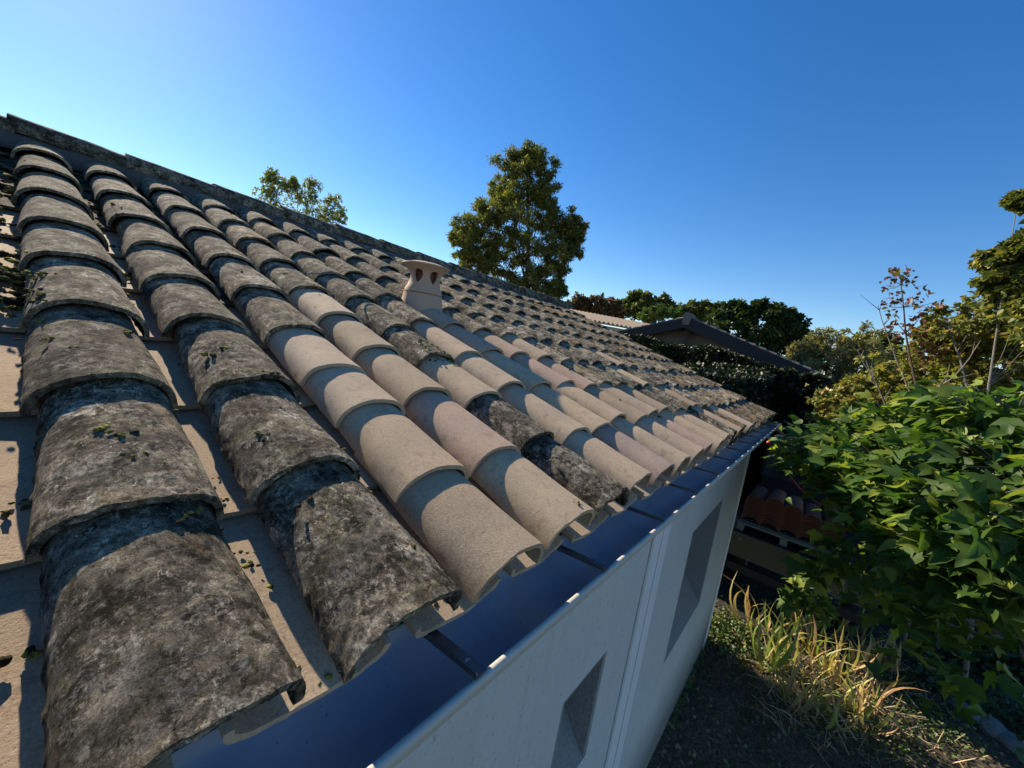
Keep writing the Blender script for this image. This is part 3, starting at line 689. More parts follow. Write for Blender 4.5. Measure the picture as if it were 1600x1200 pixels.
bush([(1500, 520, 0, 22), (1530, 500, .6, 24), (1480, 540, 0, 20), (1510, 560, 0, 30), (1550, 540, 0, 32), (1590, 520, 0, 28), (1540, 590, 0, 34), (1590, 580, 0, 34), (1500, 610, 0, 30), (1620, 550, 0, 34), (1560, 620, 0, 30), (1610, 620, 0, 30), (1465, 520, 0, 10)], 9, L_YEL, 'tangled autumn vine bush filling the right edge', n=150, size=.075, sub=13, shell=.1)
bush([(u_, v_, d_, r_*.6) for (u_, v_, d_, r_) in [(1640, 380, 0, 40), (1600, 400, 0, 26), (1572, 404, 0, 20), (1545, 410, 0, 14), (1590, 425, 0, 26), (1562, 440, 0, 18), (1605, 455, 0, 26), (1640, 450, 0, 50), (1612, 375, 0, 14), (1600, 318, 0, 10), (1590, 312, 0, 7), (1700, 420, 0, 60), (1650, 520, 0, 40)]], 8, L_OAKT, 'dark leafy tree reaching in from the right edge', n=110, size=.075, tm=T_OVAL, name='tree', cat='tree')
# bare stems above the bushes
def sapling():
    d = 8.5; base = at(1440, 700, d); base.z = -3.1
    t = empty('sapling', base); tag(t, 'thin upright sapling with sparse russet leaves against the sky', 'sapling')
    pts = [base]+[at(u, v, d) for u, v in ((1440, 640), (1422, 560), (1415, 520), (1412, 480), (1408, 445), (1405, 418))]
    b = MB(); b.tube([p-base for p in pts], [.03, .022, .016, .012, .009, .006, .003], 6)
    C = []
    for (u, v) in ((1392, 430), (1385, 450), (1398, 425), (1425, 440), (1430, 470), (1440, 455), (1380, 475), (1395, 490), (1435, 500), (1445, 485), (1450, 520), (1390, 520), (1440, 545), (1462, 540), (1470, 555), (1400, 460), (1418, 425), (1468, 470), (1425, 520), (1382, 510), (1450, 570)):
        e = at(u, v, d+random.uniform(-.3, .3)); s_ = min(pts[2:], key=lambda p: (p-e).length+max(0, p.z-e.z)*3)
        b.tube([s_-base, s_.lerp(e, .5)-base+Vector((0, 0, -.03)), e-base], [.006, .004, .002], 4)
        for q in range(13): C.append(s_.lerp(e, random.uniform(.45, 1.1))-base+Vector([random.gauss(0, .045) for _ in range(3)]))
    b.build('stem', BARK, t, smooth=True)
    V, Fq = leaf_cloud(np.array([tuple(c) for c in C]), .075, T_OVAL, .1, None, .5); obj('leaves', mesh_np('leaves', V, Fq, L_RUST), t)
sapling()
for (lab, pl, d) in (('bare arching pale twig left of the russet sapling', ((1440, 690), (1425, 620), (1400, 560), (1385, 520), (1378, 500), (1372, 478)), 9.5),
                     ('long bare twig slanting through the vine thicket', ((1430, 640), (1450, 615), (1490, 590), (1515, 560), (1523, 545)), 8.2),
                     ('bare forked twig above the vine bush at right', ((1520, 640), (1500, 560), (1485, 520), (1480, 500)), 8.4),
                     ('reddish bare twig crossing in front of the olive bush', ((1400, 700), (1390, 650), (1370, 600), (1345, 560), (1340, 545)), 9.8)):
    P = [at(u, v, d) for u, v in pl]; base = P[0].copy(); base.z = -3.1
    t = empty('bare_stem', base); tag(t, lab, 'twig'); b = MB(); b.tube([Vector((0, 0, 0))]+[p-base for p in P], [.022]+list(np.linspace(.018, .004, len(P))), 6); b.build('stem', BARK_G, t, smooth=True)
    for q in range(7):
        b = MB(); f = random.uniform(1, len(P)-1.01); j = int(f); s_ = P[j].lerp(P[j+1], f-j); e = s_+Vector((random.gauss(0, .12), random.gauss(0, .12), random.uniform(.1, .3))); b.tube([s_-base, s_.lerp(e, .5)-base, e-base], [.006, .004, .002], 4)
        b.build('side_twig', BARK_G, t, smooth=True)
# ------------------------------------------------------------------ gable house
def gable_house():
    t = empty('gable_house', (13.35, 3.38, -3.06)); tag(t, 'low house with dark gable fascia boards behind the ivy hedge', 'house')
    O = -Vector(t.location); A = Vector((13.35, 3.38, 2.02)); Rr = Vector((13.35, -.30, .82)); Lf = Vector((13.35, 7.06, .80))
    gd = (Rr-A); gx = Vector((gd.x, gd.y, 0)).normalized(); back = Vector((-gx.y, gx.x, 0)); back = back if back.x > 0 else -back
    M_W = simple('dim ochre render', (.20, .16, .12), .9, 40, .4, .004, vary=.2)
    def slab(P0, P1, depth0, depth1, h, name, mat, lift=0.0, par=t):
        b = MB(); v = []
        for dd in (depth0, depth1):
            for P in (P0, P1): v += [P+back*dd+Vector((0, 0, lift)), P+back*dd+Vector((0, 0, lift-h))]
        vs = [b.bm.verts.new(p) for p in v]
        for f in ((0, 1, 3, 2), (4, 6, 7, 5), (0, 2, 6, 4), (1, 5, 7, 3), (0, 4, 5, 1), (2, 3, 7, 6)): b.bm.faces.new([vs[i] for i in f])
        return b.build(name, mat, par, loc=O if par is t else (0, 0, 0))
    M_RT = simple('grey weathered roofing', (.15, .14, .125), .9, 25, 1, .02, vary=.4, vscale=4)
    slab(A, Rr, 0, .035, .36, 'fascia_board', M_DARKWOOD); slab(A, Lf, 0, .035, .33, 'fascia_board', M_DARKWOOD)
    slab(A, Rr, .06, 9, .06, 'roof_slope', M_RT, .0); slab(A, Lf, .06, 9, .06, 'roof_slope', M_RT, .0)
    # tile edges along the verge
    for (P1, cnt) in ((Rr, 13), (Lf, 13)):
        for k in range(cnt):
            f0, f1 = k/cnt, (k+1.1)/cnt; a = A.lerp(P1, f0); b_ = A.lerp(P1, min(1, f1)); b = MB()
            b.tube([a+back*.10+Vector((0, 0, -.01)), b_+back*.10+Vector((0, 0, .005))], [.045, .06], 10); b.build('verge_tile', M_RT, t, loc=O, smooth=True)
    # wall set back under the roof
    b = MB(); w0 = .55
    pl = [Rr+back*w0-gx*.35+Vector((0, 0, -.1)), A+back*w0+Vector((0, 0, -.12)), Lf+back*w0+gx*.5+Vector((0, 0, -.1))]
    lo = [Vector((p.x, p.y, -3.2)) for p in pl]; f1 = [b.bm.verts.new(p) for p in (lo[0], pl[0], pl[1], pl[2], lo[2])]; f2 = [b.bm.verts.new(p+back*.3) for p in (lo[0], pl[0], pl[1], pl[2], lo[2])]
    b.bm.faces.new(f1); b.bm.faces.new(f2[::-1])
    for k in range(5): b.bm.faces.new((f1[k], f2[k], f2[(k+1) % 5], f1[(k+1) % 5]))
    b.build('gable_wall', M_W, t, loc=O)
    b = MB(); p = A+back*.30; b.tube([p+Vector((0, 0, -1.35)), p+Vector((0, 0, -.22))], .09, 4); b.build('king_post', simple('weathered post', (.11, .085, .065), .8), t, loc=O)
    for P1 in (Rr, Lf):
        for f in (.25, .5, .75, .93):
            p = A.lerp(P1, f)+Vector((0, 0, -.16)); b = MB(); b.tube([p+back*.05, p+back*.55], .05, 4); b.build('purlin', M_DARKWOOD, t, loc=O)
    b = MB(); b.prism([(-.10, -.30), (-.13, .02), (-.06, .10), (.06, .10), (.13, .02), (.10, -.30)], -.06, .5); me = b.mesh('ridge_end', simple('grey brown ridge end', (.17, .135, .11), .9, 50, .5))
    obj('ridge_end', me, t, A-Vector(t.location)+Vector((0, 0, .04)), (0, 0, math.atan2(back.y, back.x)))
    gm = simple('white plastic gutter', (.65, .65, .62), .5)
    b = MB(); b.tube([Rr+back*-.07+gx*.07+Vector((0, 0, -.10)), Rr+back*.12+gx*.07+Vector((0, 0, -.10))], .062, 10); b.build('gutter_end', gm, t, loc=O, smooth=True)
    b = MB(); b.tube([Rr+back*-.05+gx*.07+Vector((0, 0, -.10)), Rr+back*9+gx*.07+Vector((0, 0, -.10))], .055, 10); b.build('eaves_gutter', M_DARKWOOD, t, loc=O, smooth=True)
    b = MB(); b.tube([Rr+gx*.07+Vector((0, 0, -.14)), Rr+gx*.02-back*-.1+Vector((0, 0, -.32)), Rr-gx*.15+back*.4+Vector((0, 0, -.55)), Rr-gx*.15+back*.4+Vector((0, 0, -3.6))], .045, 10); b.build('downpipe', gm, t, loc=O, smooth=True)
gable_house()
def far_house():
    d = 24; p0 = at(985, 505, d); p1 = at(1085, 515, d+2); p2 = at(880, 492, d-2)
    t = empty('far_house', (p0.x, p0.y, -3.06)); tag(t, 'cream walled house with a tile edge far behind the roof slope', 'house'); O = -Vector(t.location)
    ax = (p1-p2); ax.z = 0; ax.normalize(); bk = Vector((-ax.y, ax.x, 0)); bk = bk if bk.dot(Vector((1, 0, 0))) > 0 else -bk
    zt = 1.95; b = MB(); A = p2-ax*3; B_ = p1+ax*2
    q = [A, B_, B_+bk*7, A+bk*7]; v = [b.bm.verts.new((p.x, p.y, -3.2)) for p in q]+[b.bm.verts.new((p.x, p.y, zt)) for p in q]
    for f in ((0, 3, 2, 1), (4, 5, 6, 7), (0, 1, 5, 4), (1, 2, 6, 5), (2, 3, 7, 6), (3, 0, 4, 7)): b.bm.faces.new([v[i] for i in f])
    b.build('wall', simple('cream render', (.50, .45, .36), .9, vary=.1), t, loc=O)
    b = MB(); a0 = A-bk*.35; b0 = B_-bk*.35; a1 = A+bk*3.5; b1 = B_+bk*3.5
    v = [b.bm.verts.new(p) for p in ((a0.x, a0.y, zt+.03), (b0.x, b0.y, zt+.03), (b1.x, b1.y, zt+.75), (a1.x, a1.y, zt+.75), (a0.x, a0.y, zt+.10), (b0.x, b0.y, zt+.10), (b1.x, b1.y, zt+.85), (a1.x, a1.y, zt+.85))]
    for f in ((0, 3, 2, 1), (4, 5, 6, 7), (0, 1, 5, 4), (1, 2, 6, 5), (2, 3, 7, 6), (3, 0, 4, 7)): b.bm.faces.new([v[i] for i in f])
    b.build('roof', simple('pale tile', (.20, .165, .13), .9, 30, .5), t, loc=O)
    L = (B_-A).length; n = int(L/.27); cm = None
    for k in range(n):
        p = a0+ax*(k+.5)*.27; e = p+bk*3.85
        if cm is None:
            b = MB(); dr = Vector((bk.x*3.85, bk.y*3.85, .72)); b.tube([Vector((0, 0, 0)), dr*.5, dr], [.085, .08, .08], 8); cm = b.mesh('roof_tile_row', simple('weathered tan tile', (.24, .19, .145), .9, 40, .5), True)
        obj('roof_tile_row', cm, t, Vector((p.x, p.y, zt+.11))+O)
far_house()
# ------------------------------------------------------------------ ivy hedge (dark wall of ivy beyond our gable end)
def hedge():
    t = empty('ivy_hedge', (9.8, 1.6, -3.1)); tag(t, 'dense dark ivy hedge in shade below the gable house', 'hedge'); O = np.array([9.8, 1.6, -3.1])
    P = []; Nn = []
    def wall(p0, p1, z0, ztop, n, thick):
        p0 = np.array(p0, float); p1 = np.array(p1, float); d = p1-p0; L = np.linalg.norm(d); d /= L; nr = np.array([d[1], -d[0]])
        for _ in range(n):
            f = rng.random(); zt = ztop(f)+.16*noise.noise(Vector((f*L*1.3, p0[0], 0)))+.10*noise.noise(Vector((f*L*4, 3, p0[1])))
            side = rng.random()
            if side < .72: z = z0+(zt-z0)*rng.random()**.7; o_ = thick*.5*(1+.35*noise.noise(Vector((f*L*1.5, z*1.5, p0[1]))))-rng.random()**2*.2; nn = (nr[0], nr[1], .3)
            else: z = zt-rng.random()**2*.15+.05; o_ = (rng.random()-.5)*thick; nn = (0, 0, 1)
            xy = p0+d*f*L+nr*o_; P.append((xy[0], xy[1], z)); Nn.append(nn)
    wall((6.9, 1.25), (12.2, 1.15), -3.1, lambda f: .40+.15*f, 24000, 1.1)
    wall((12.3, 2.2), (12.0, -.45), -3.1, lambda f: 1.0-.30*f, 22000, .9)
    wall((12.9, 7.2), (12.3, 2.2), -.5, lambda f: 1.25-.30*f, 20000, .8)
    wall((12.0, -.45), (14.5, -.45), -3.1, lambda f: .25, 7000, .8)
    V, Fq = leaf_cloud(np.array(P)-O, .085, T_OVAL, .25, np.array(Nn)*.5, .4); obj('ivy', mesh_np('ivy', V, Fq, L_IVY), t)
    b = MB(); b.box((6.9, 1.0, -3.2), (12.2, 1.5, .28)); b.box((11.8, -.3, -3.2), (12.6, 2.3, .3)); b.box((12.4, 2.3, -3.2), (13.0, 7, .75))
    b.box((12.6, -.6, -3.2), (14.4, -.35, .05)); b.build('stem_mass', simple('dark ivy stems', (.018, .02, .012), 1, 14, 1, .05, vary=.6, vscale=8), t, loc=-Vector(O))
hedge()
# ------------------------------------------------------------------ flatbed truck
def truck():
    t = empty('flatbed_truck', (9.2, -.55, -3.1)); tag(t, 'dark flatbed truck with olive tailgate parked beyond the house corner', 'truck'); O = -Vector(t.location)
    M_OL = simple('olive drab side board', (.075, .07, .045), .5, 30, .2, vary=.2, spec=.4); M_CAB = simple('dark cab paint', (.035, .038, .045), .35, vary=.2, spec=.5)
    M_CH = simple('black chassis', (.02, .02, .02), .7); M_STEEL = simple('grey worn steel', (.16, .16, .155), .45, 60, .3, metallic=.5)
    M_TY = simple('tyre rubber', (.022, .022, .022), .9); M_GL = NT('cab glass', .08, .6).base((.02, .03, .035)).m
    y0, y1 = -1.55, .30; x0, x1 = 7.18, 10.3; zf = -2.02
    def P(n, f, mt, **k):
        b = MB(); f(b); return b.build(n, mt, t, loc=O, **k)
    P('bed_floor', lambda b: b.box((x0, y0, zf-.08), (x1, y1, zf)), M_CH)
    tg = P('tailgate', lambda b: b.box((x0-.045, y0, zf-.33), (x0-.005, y1, zf+.03)), M_OL, bevel=.006)
    b = MB(); b.tube([(x0-.06, y1-.16, zf-.06), (x0-.046, y1-.16, zf-.06)], .025, 14); b.build('latch', M_STEEL, tg, smooth=True)
    b = MB(); b.box((x0-.056, y0, zf-.345), (x0-.02, y1, zf-.3315)); b.build('lower_rail', M_STEEL, tg)
    P('side_board', lambda b: b.box((x0, y1-.035, zf+.002), (x1, y1, zf+.22)), M_OL, bevel=.005); P('side_board', lambda b: b.box((x0, y0, zf+.002), (x1, y0+.035, zf+.22)), M_OL, bevel=.005)
    P('chassis', lambda b: (b.box((x0+.1, -1.05, zf-.28), (x1+1.2, -.9, zf-.10)), b.box((x0+.1, -.35, zf-.28), (x1+1.2, -.2, zf-.10))), M_CH)
    P('bumper', lambda b: b.box((x0-.05, y0+.05, zf-.60), (x0+.04, y1-.05, zf-.47)), M_CH, bevel=.008)
    for y in (): P('tail_lamp', lambda b: b.box((x0-.062, y, zf-.585), (x0-.052, y+.2, zf-.485)), simple('red lamp', (.25, .01, .01), .3), bevel=.003)
    for x in (8.15, 11.2):
        for y in (y0+.02, y1-.26):
            b = MB(); b.lathe([(.20, 0), (.33, .015), (.36, .06), (.36, .18), (.33, .225), (.20, .24)], 28); w = obj('wheel', b.mesh('tyre', M_TY, True), t, Vector((x, y+.24, -2.74))+O, (R(90), 0, 0))
            b = MB(); b.lathe([(.05, .245), (.10, .25), (.19, .243), (.195, .235), (.19, -.004), (.05, -.01)], 24); b.build('rim', M_STEEL, w, smooth=True)
    def cab(b):
        b.prism([(x1+.06, -2.35), (x1+.06, -.98), (x1+.18, -.86), (x1+1.25, -.88), (x1+1.72, -1.55), (x1+1.85, -2.0), (x1+1.85, -2.6), (x1+.5, -2.6)], y0+.02, y1-.02, 'y')
    cb = P('cab', cab, M_CAB, bevel=.03)
    b = MB(); b.box((x1+.035, y0+.25, -1.50), (x1+.052, y1-.25, -1.08)); b.build('rear_window', M_GL, cb, bevel=.004)
    P('headboard', lambda b: (b.box((x1-.07, y0, zf), (x1-.02, y1, -1.62)), b.box((x1-.07, y0, zf), (x1-.02, y0+.05, -.80)), b.box((x1-.07, y1-.05, zf), (x1-.02, y1, -.80))), M_CH)
    P('roof_rack', lambda b: (b.box((x1-.09, y0-.02, -.80), (x1-.0, y1+.02, -.74)), b.tube([(x1+.05, y1-.12, -.70), (x1+.2, y1-.5, -.66), (x1+.2, y0+.5, -.66), (x1+.05, y0+.12, -.70)], .022, 8)), simple('pale grey rack', (.42, .42, .40), .5))
truck()
# pallet and stacked clay tiles on the truck bed
M_PLANK = simple('weathered pallet wood', (.26, .235, .20), .9, 40, .5, .003, vary=.3, vscale=6)
def pallet():
    t = empty('pallet', (7.95, -.40, -2.02)); tag(t, 'grey weathered wooden pallet lying on the truck bed', 'pallet')
    bm_ = MB(); bm_.box((-.055, -.66, .118), (.055, .66, .142)); top = bm_.mesh('deck_board', M_PLANK)
    bb = MB(); bb.box((-.6, -.05, .0), (.6, .05, .02)); low = bb.mesh('bottom_board', M_PLANK)
    bc = MB(); bc.box((-.06, -.05, .021), (.06, .05, .095)); blk = bc.mesh('block', M_PLANK)
    bs_ = MB(); bs_.box((-.6, -.05, .096), (.6, .05, .117)); strg = bs_.mesh('stringer', M_PLANK)
    for x in np.linspace(-.56, .56, 8): obj('deck_board', top, t, (x, random.uniform(-.006, .006), 0))
    for y in (-.6, 0, .6):
        obj('bottom_board', low, t, (0, y, 0)); obj('stringer', strg, t, (0, y, 0))
        for x in (-.54, 0, .54): obj('block', blk, t, (x, y, 0))
pallet()
M_ORG = simple('orange red clay', (.17, .068, .042), .95, 90, .3, .001, vary=.3, vscale=9)
ORG = tile_mesh('clay_tile', M_ORG, 12, 1, 5, L=.50, a0=.130, a1=.112, b0=.105, b1=.092, t=.014)
names = ['leftmost stack', 'second stack from the left', 'middle stack', 'second stack from the right', 'rightmost stack']
for k, y in enumerate((.09, -.17, -.42, -.68, -.94)):
    hgt = (15, 17, 16, 14, 15)[k]
    for row, x in enumerate((7.46, 8.02)):
        for j in range(hgt-(row*2)):
            o = obj('clay_tile', ORG, None, (x+random.uniform(-.008, .008), y+random.uniform(-.004, .004), -2.02+.145+j*.0255), (random.uniform(-.01, .01), 0, -math.pi/2+random.uniform(-.02, .02)))
            ordn = ['lowest', 'second', 'third', 'fourth', 'fifth', 'sixth', 'seventh', 'eighth', 'ninth', 'tenth', 'eleventh', 'twelfth', 'thirteenth', 'fourteenth', 'fifteenth', 'sixteenth', 'seventeenth'][j]
            tag(o, ordn+(' orange clay tile from the bottom, ' if j else ' orange clay tile, ')+('front row, ' if row == 0 else 'rear row, ')+names[k], 'roof tile', 'orange roof tiles stacked on the pallet')
def small_things():
    # marked batten by the house corner
    p = Vector((5.98, .20, 0)); t = empty('marker_strip', (p.x, p.y, -1.18)); tag(t, 'narrow yellow and pink marker strip beside the house corner', 'marker')
    def bx(n, a, b_, c): q = MB(); q.box(a, b_); return q.build(n, simple(n.replace('_', ' '), c, .6, vary=.05), t)
    bx('strip', (-.006, -.032, 0), (.006, .032, .37), (.48, .47, .25))
    for z in (.02, .085, .15): bx('pink_square', (-.0085, -.026, z), (-.0065, .026, z+.05), (.62, .08, .16))
    for z in (.22, .235, .25, .30): bx('dark_mark', (-.0085, -.02, z), (-.0065, .02, z+.006), (.08, .08, .07))
    q = MB(); q.tube([(.03, 0, -1.95), (.03, 0, .42)], .02, 8); q.build('post', M_DARKWOOD, t)
    # grey pole from the gutter end
    b = MB(); P = [Vector((5.93, -.03, -.10)), Vector((6.25, -.23, -.27)), Vector((6.6, -.45, -.46)), Vector((7.2, -.80, -.8)), Vector((7.9, -1.15, -2.0))]
    o = b.tube([Vector((0, 0, 0)), P[2]-P[0], P[3]-P[0], Vector((7.6, -1.0, -1.6))-P[0]], .018, 10).build('pole', simple('weathered grey pole', (.22, .19, .15), .8), None, P[0], smooth=True)
    tag(o, 'slim grey wooden pole slanting away from the gutter end', 'pole')
    b = MB(); A = Vector((6.0, -.0, -.32)); B = Vector((7.9, -.75, -1.35))
    pts = [A.lerp(B, f)+Vector((0, 0, -.10*math.sin(math.pi*f))) for f in np.linspace(0, 1, 10)]
    o = b.tube([p-A for p in pts], .008, 6).build('red_cord', simple('red cord', (.42, .035, .02), .7), None, A, smooth=True); tag(o, 'thin red cord sagging from the gutter end towards the shrub', 'cord')
    b = MB(); b.lathe([(.0, 0), (.02, .006), (.024, .02), (.016, .034), (0.001, .04)], 10); o = b.build('cord_end', simple('orange plastic', (.75, .16, .06), .5), None, A+Vector((0, 0, -.015)), smooth=True); tag(o, 'small orange hook at the top of the red cord', 'hook')
    # dry twig on the tiles
    b = MB(); p0 = surf(3, 1.80, .06)+Vector((0, 0, .012)); p1 = surf(4, 1.62, .0)+Vector((0, 0, .03)); md = p0.lerp(p1, .5)+Vector((0, 0, .035))
    o = b.tube([Vector((0, 0, 0)), md-p0, p1-p0, p1-p0+Vector((.015, -.10, -.015))], [.003, .0035, .003, .0015], 6).build('twig', BARK_G, None, p0, smooth=True); tag(o, 'thin dry twig lying across two lichened tiles left of the vent', 'twig')
    # dead leaf curls in the channel bottom left
    for (X, s, lab) in ((-.16, .34, 'dark curled dead leaf on the lower left clay channel'), (-.135, .52, 'small pale seed husk on the clay channel at the left edge')):
        V, Fq = ovate(1.2, .8); me = mesh_np('dead_leaf', V*.030, Fq, simple('dead leaf', (.05, .035, .03) if s < .5 else (.35, .33, .30), .7), True)
        o = obj('dead_leaf', me, None, roof(X, s, -.020), (.3, .1, 2.2)); tag(o, lab, 'leaf')
small_things()
# ------------------------------------------------------------------ broad-leaved shrub
LB = [lobed(.35, .22), lobed(.65, .30, .12), lobed(.2, .45, -.12), ovate(.6, .35), lobed(1.0, .2, .15), lobed(.9, .5, -.05), ovate(.2, .6), lobed(-.3, .35, .2)]
def petiole(tm):   # a stalk added at the leaf foot
    V, Fq = tm; n = len(V); V2 = np.vstack([V, [(-.012, 0, 0), (.012, 0, 0), (0, -.32, -.06)]]); return V2, np.vstack([Fq, [(n, n+1, n+2)]])
LB = [petiole(x) for x in LB]
def shrub():
    base = Vector((6.0, -3.3, -3.3)); t = empty('broad_leaved_shrub', base); tag(t, 'large shrub with broad lobed bright green leaves by the house', 'shrub')
    spec = [(1260, 700, 5.9, .22, 7), (1300, 690, 5.8, .34, 14), (1345, 680, 5.6, .40, 18), (1400, 660, 5.4, .42, 20), (1460, 660, 5.2, .45, 20), (1520, 650, 5.2, .48, 20), (1585, 640, 5.0, .48, 18), (1650, 660, 4.8, .6, 14),
            (1310, 722, 5.6, .20, 8), (1340, 725, 5.3, .36, 16), (1395, 720, 5.0, .40, 20), (1450, 725, 4.8, .42, 20), (1510, 720, 4.6, .42, 18), (1570, 720, 4.4, .42, 16), (1640, 740, 4.2, .5, 12),
            (1375, 775, 4.9, .28, 10), (1440, 790, 4.6, .34, 16), (1500, 790, 4.3, .38, 14), (1560, 790, 4.1, .36, 14), (1620, 820, 4.0, .4, 10),
            (1460, 850, 4.4, .26, 10), (1500, 865, 4.1, .20, 8), (1560, 870, 4.0, .22, 8), (1590, 920, 3.9, .2, 6), (1440, 830, 4.6, .2, 6), (1300, 850, 5.7, .13, 6), (1290, 870, 5.8, .10, 4), (1240, 905, 5.9, .10, 4), (1275, 920, 5.8, .10, 4), (1600, 880, 4.3, .25, 8)]
    tips = []; br = MB(); forks = [base+Vector(p) for p in ((-.3, 1.0, 1.7), (-.9, 1.1, 1.9), (.3, .6, 1.8), (-1.0, .4, 1.8), (-.6, .7, 2.1))]
    for f in forks: br.tube([Vector((random.uniform(-.1, .1), random.uniform(-.1, .1), 0)), (f-base)*.5+Vector((random.uniform(-.1, .1), random.uniform(-.1, .1), .1)), f-base], [.05, .038, .028], 7)
    br.build('stem', BARK_G, t, smooth=True); tw = MB()
    singles = []; mass = []
    for (u, v, d, r, n) in spec:
        c = at(u, v+10, d); f = min(forks, key=lambda p: (p-c).length); m_ = f.lerp(c, .55)+Vector((0, 0, .12)); tw.tube([f-base, m_-base, c-base], [.02, .013, .007], 5)
        for k in range(int(n*1.35)):
            dr = Vector(rng.normal(size=3)); dr.normalize(); dr.z = abs(dr.z)*.6 if random.random() < .75 else dr.z*.6; e = c+dr*r*random.uniform(.55, 1.15)
            tw.tube([c-base, c.lerp(e, .5)-base, e-base], [.006, .005, .003], 4)
            for q in range(random.randint(5, 9)):
                a = q*2.4+random.random(); od = Vector((math.cos(a), math.sin(a), 0))
                p = e+Vector((random.gauss(0, .02), random.gauss(0, .02), -.035*q+random.gauss(0, .02)))
                singles.append((p, od+dr*.5))
    for _ in range(1800):      # the shaded leaves inside and behind
        (u, v, d, r, n) = random.choice(spec[:20]); c = at(u, v, d+random.uniform(.3, 1.5)); c.z -= random.uniform(.0, 1.5 if u > 1440 else .9)*(1 if u > 1380 else .2)
        a = random.uniform(0, 6.28); singles.append((c+Vector((random.gauss(0, r*.7), random.gauss(0, r*.7), random.gauss(0, r*.3))), Vector((math.cos(a), math.sin(a), 0))))
        singles[-1] = singles[-1]+(True,)
    tw.build('branch', BARK_G, t, smooth=True)
    mes = [mesh_np('leaf', V*1.0, Fq, L_BIG, True) for V, Fq in LB]
    front = [s for s in singles if len(s) == 2]; front.sort(key=lambda s: (s[0]-CAM).length+.0*random.random()); random.shuffle(front)
    front.sort(key=lambda s: round((s[0]-CAM).length*1.2)); part = front[:280]; rest = front[280:]+[s for s in singles if len(s) == 3]
    def frame(od, tilt):
        nrm = Vector((random.gauss(-.18, .5), random.gauss(.10, .5), 1)).normalized(); y = (od+Vector((0, 0, tilt))); y = (y-nrm*y.dot(nrm)).normalized(); x = y.cross(nrm); return x, y, nrm
    for s in part:
        x, y, n_ = frame(s[1], random.uniform(-.6, .1)); sz = random.uniform(.085, .185)
        o = bpy.data.objects.new('leaf', random.choice(mes)); M_ = Matrix((x*sz, y*sz, n_*sz)).transposed().to_4x4(); M_.translation = s[0]+y*.3*sz-base
        col.objects.link(o); o.parent = t; o.matrix_local = M_
    for ti in range(len(LB)):
        sub = rest[ti::len(LB)]; tv, tf = LB[ti]; VV = []; FF = []; n = 0
        for s in sub:
            x, y, n_ = frame(s[1], random.uniform(-.6, .1)); sz = random.uniform(.08, .17); B_ = np.array([x[:], y[:], n_[:]])*sz
            VV.append(tv@B_+np.array((s[0]+y*.3*sz-base)[:])); FF.append(tf+n); n += len(tv)
        if ti == 0: allV, allF, off = VV, FF, n
        else: allV += VV; allF += [f+off for f in FF]; off += n
    obj('foliage', mesh_np('foliage', np.concatenate(allV), np.concatenate(allF), L_BIG, True), t, kind='stuff')
shrub()
# ------------------------------------------------------------------ plants on the sunlit bank
L_IRIS = [mat_leaf('green blade', (.18, .25, .06), (.28, .33, .10), None, .35), mat_leaf('yellowing blade', (.42, .38, .12), (.50, .40, .15), None, .35), mat_leaf('dead tan blade', (.36, .21, .09), (.52, .37, .20), None, .25)]
def blade(mat, L, w, bend, seg=8):
    V = []; Fq = []
    for j in range(seg+1):
        f = j/seg; a = bend*f*f; z = L*(f-.33*a*f); y = L*.55*a*f; ww = w*(1-f**2.2)*(.75+.5*f) if f < 1 else .0006
        V += [(-ww, y, z), (0, y+.15*w, z), (ww, y, z)]
    for j in range(seg): p = 3*j; Fq += [(p, p+1, p+4, p+3), (p+1, p+2, p+5, p+4)]
    return mesh_np('blade', V, Fq, mat, True)
def iris(u, v, n, mix, lab, hs_=(.35, .62)):
    d = ray(u, v); tt = (-3.12-CAM.z)/d.z; P = CAM+d*tt; P.z = gz(P.x, P.y)
    t = empty('iris_plant', P); tag(t, lab, 'iris', 'iris clumps on the sunlit bank'); bl = [[blade(L_IRIS[k], L*1.5, .023, b_) for (L, b_) in ((hs_[1], .9), (hs_[0]*1.2, 1.4), (hs_[1]*.85, .4))] for k in range(3)]
    for k in range(int(n*1.7)):
        kind = random.choices((0, 1, 2), mix)[0]; o = obj('blade', random.choice(bl[kind]), t, (random.gauss(0, .08), random.gauss(0, .08), -.02), (random.uniform(-.2, 1.25), random.gauss(0, .2), random.uniform(0, 6.28)))
        s_ = random.uniform(.7, 1.15); o.scale = (s_, s_, s_)
for a in ((1205, 1045, 20, (6, 4, 1), 'iris clump with long yellow green blades nearest the house corner', (.4, .7)),
          (1170, 985, 9, (4, 2, 3), 'small iris clump at the edge of the driveway shade', (.35, .6)),
          (1260, 1010, 16, (3, 3, 5), 'iris clump with rust coloured blade tips behind the bank', (.35, .62)),
          (1300, 1050, 18, (3, 3, 5), 'iris clump mixing green and dead tan blades mid bank', (.35, .6)),
          (1345, 1050, 16, (1, 2, 7), 'mostly dead orange tan iris clump right of mid bank', (.3, .5)),
          (1385, 1035, 12, (0, 2, 7), 'low dry tan iris clump nearest the shrub shade', (.25, .4)),
          (1235, 1110, 8, (4, 4, 2), 'short pale iris clump at the lower shade edge', (.25, .42)),
          (1290, 1120, 14, (3, 4, 4), 'iris clump with short stubby blades on the lower bank', (.25, .45)),
          (1350, 1120, 16, (2, 3, 6), 'iris clump with bent straw coloured blades low on the bank', (.28, .5)),
          (1320, 985, 12, (3, 2, 3), 'upright iris clump under the shrub leaves', (.35, .6))):
    iris(*a)
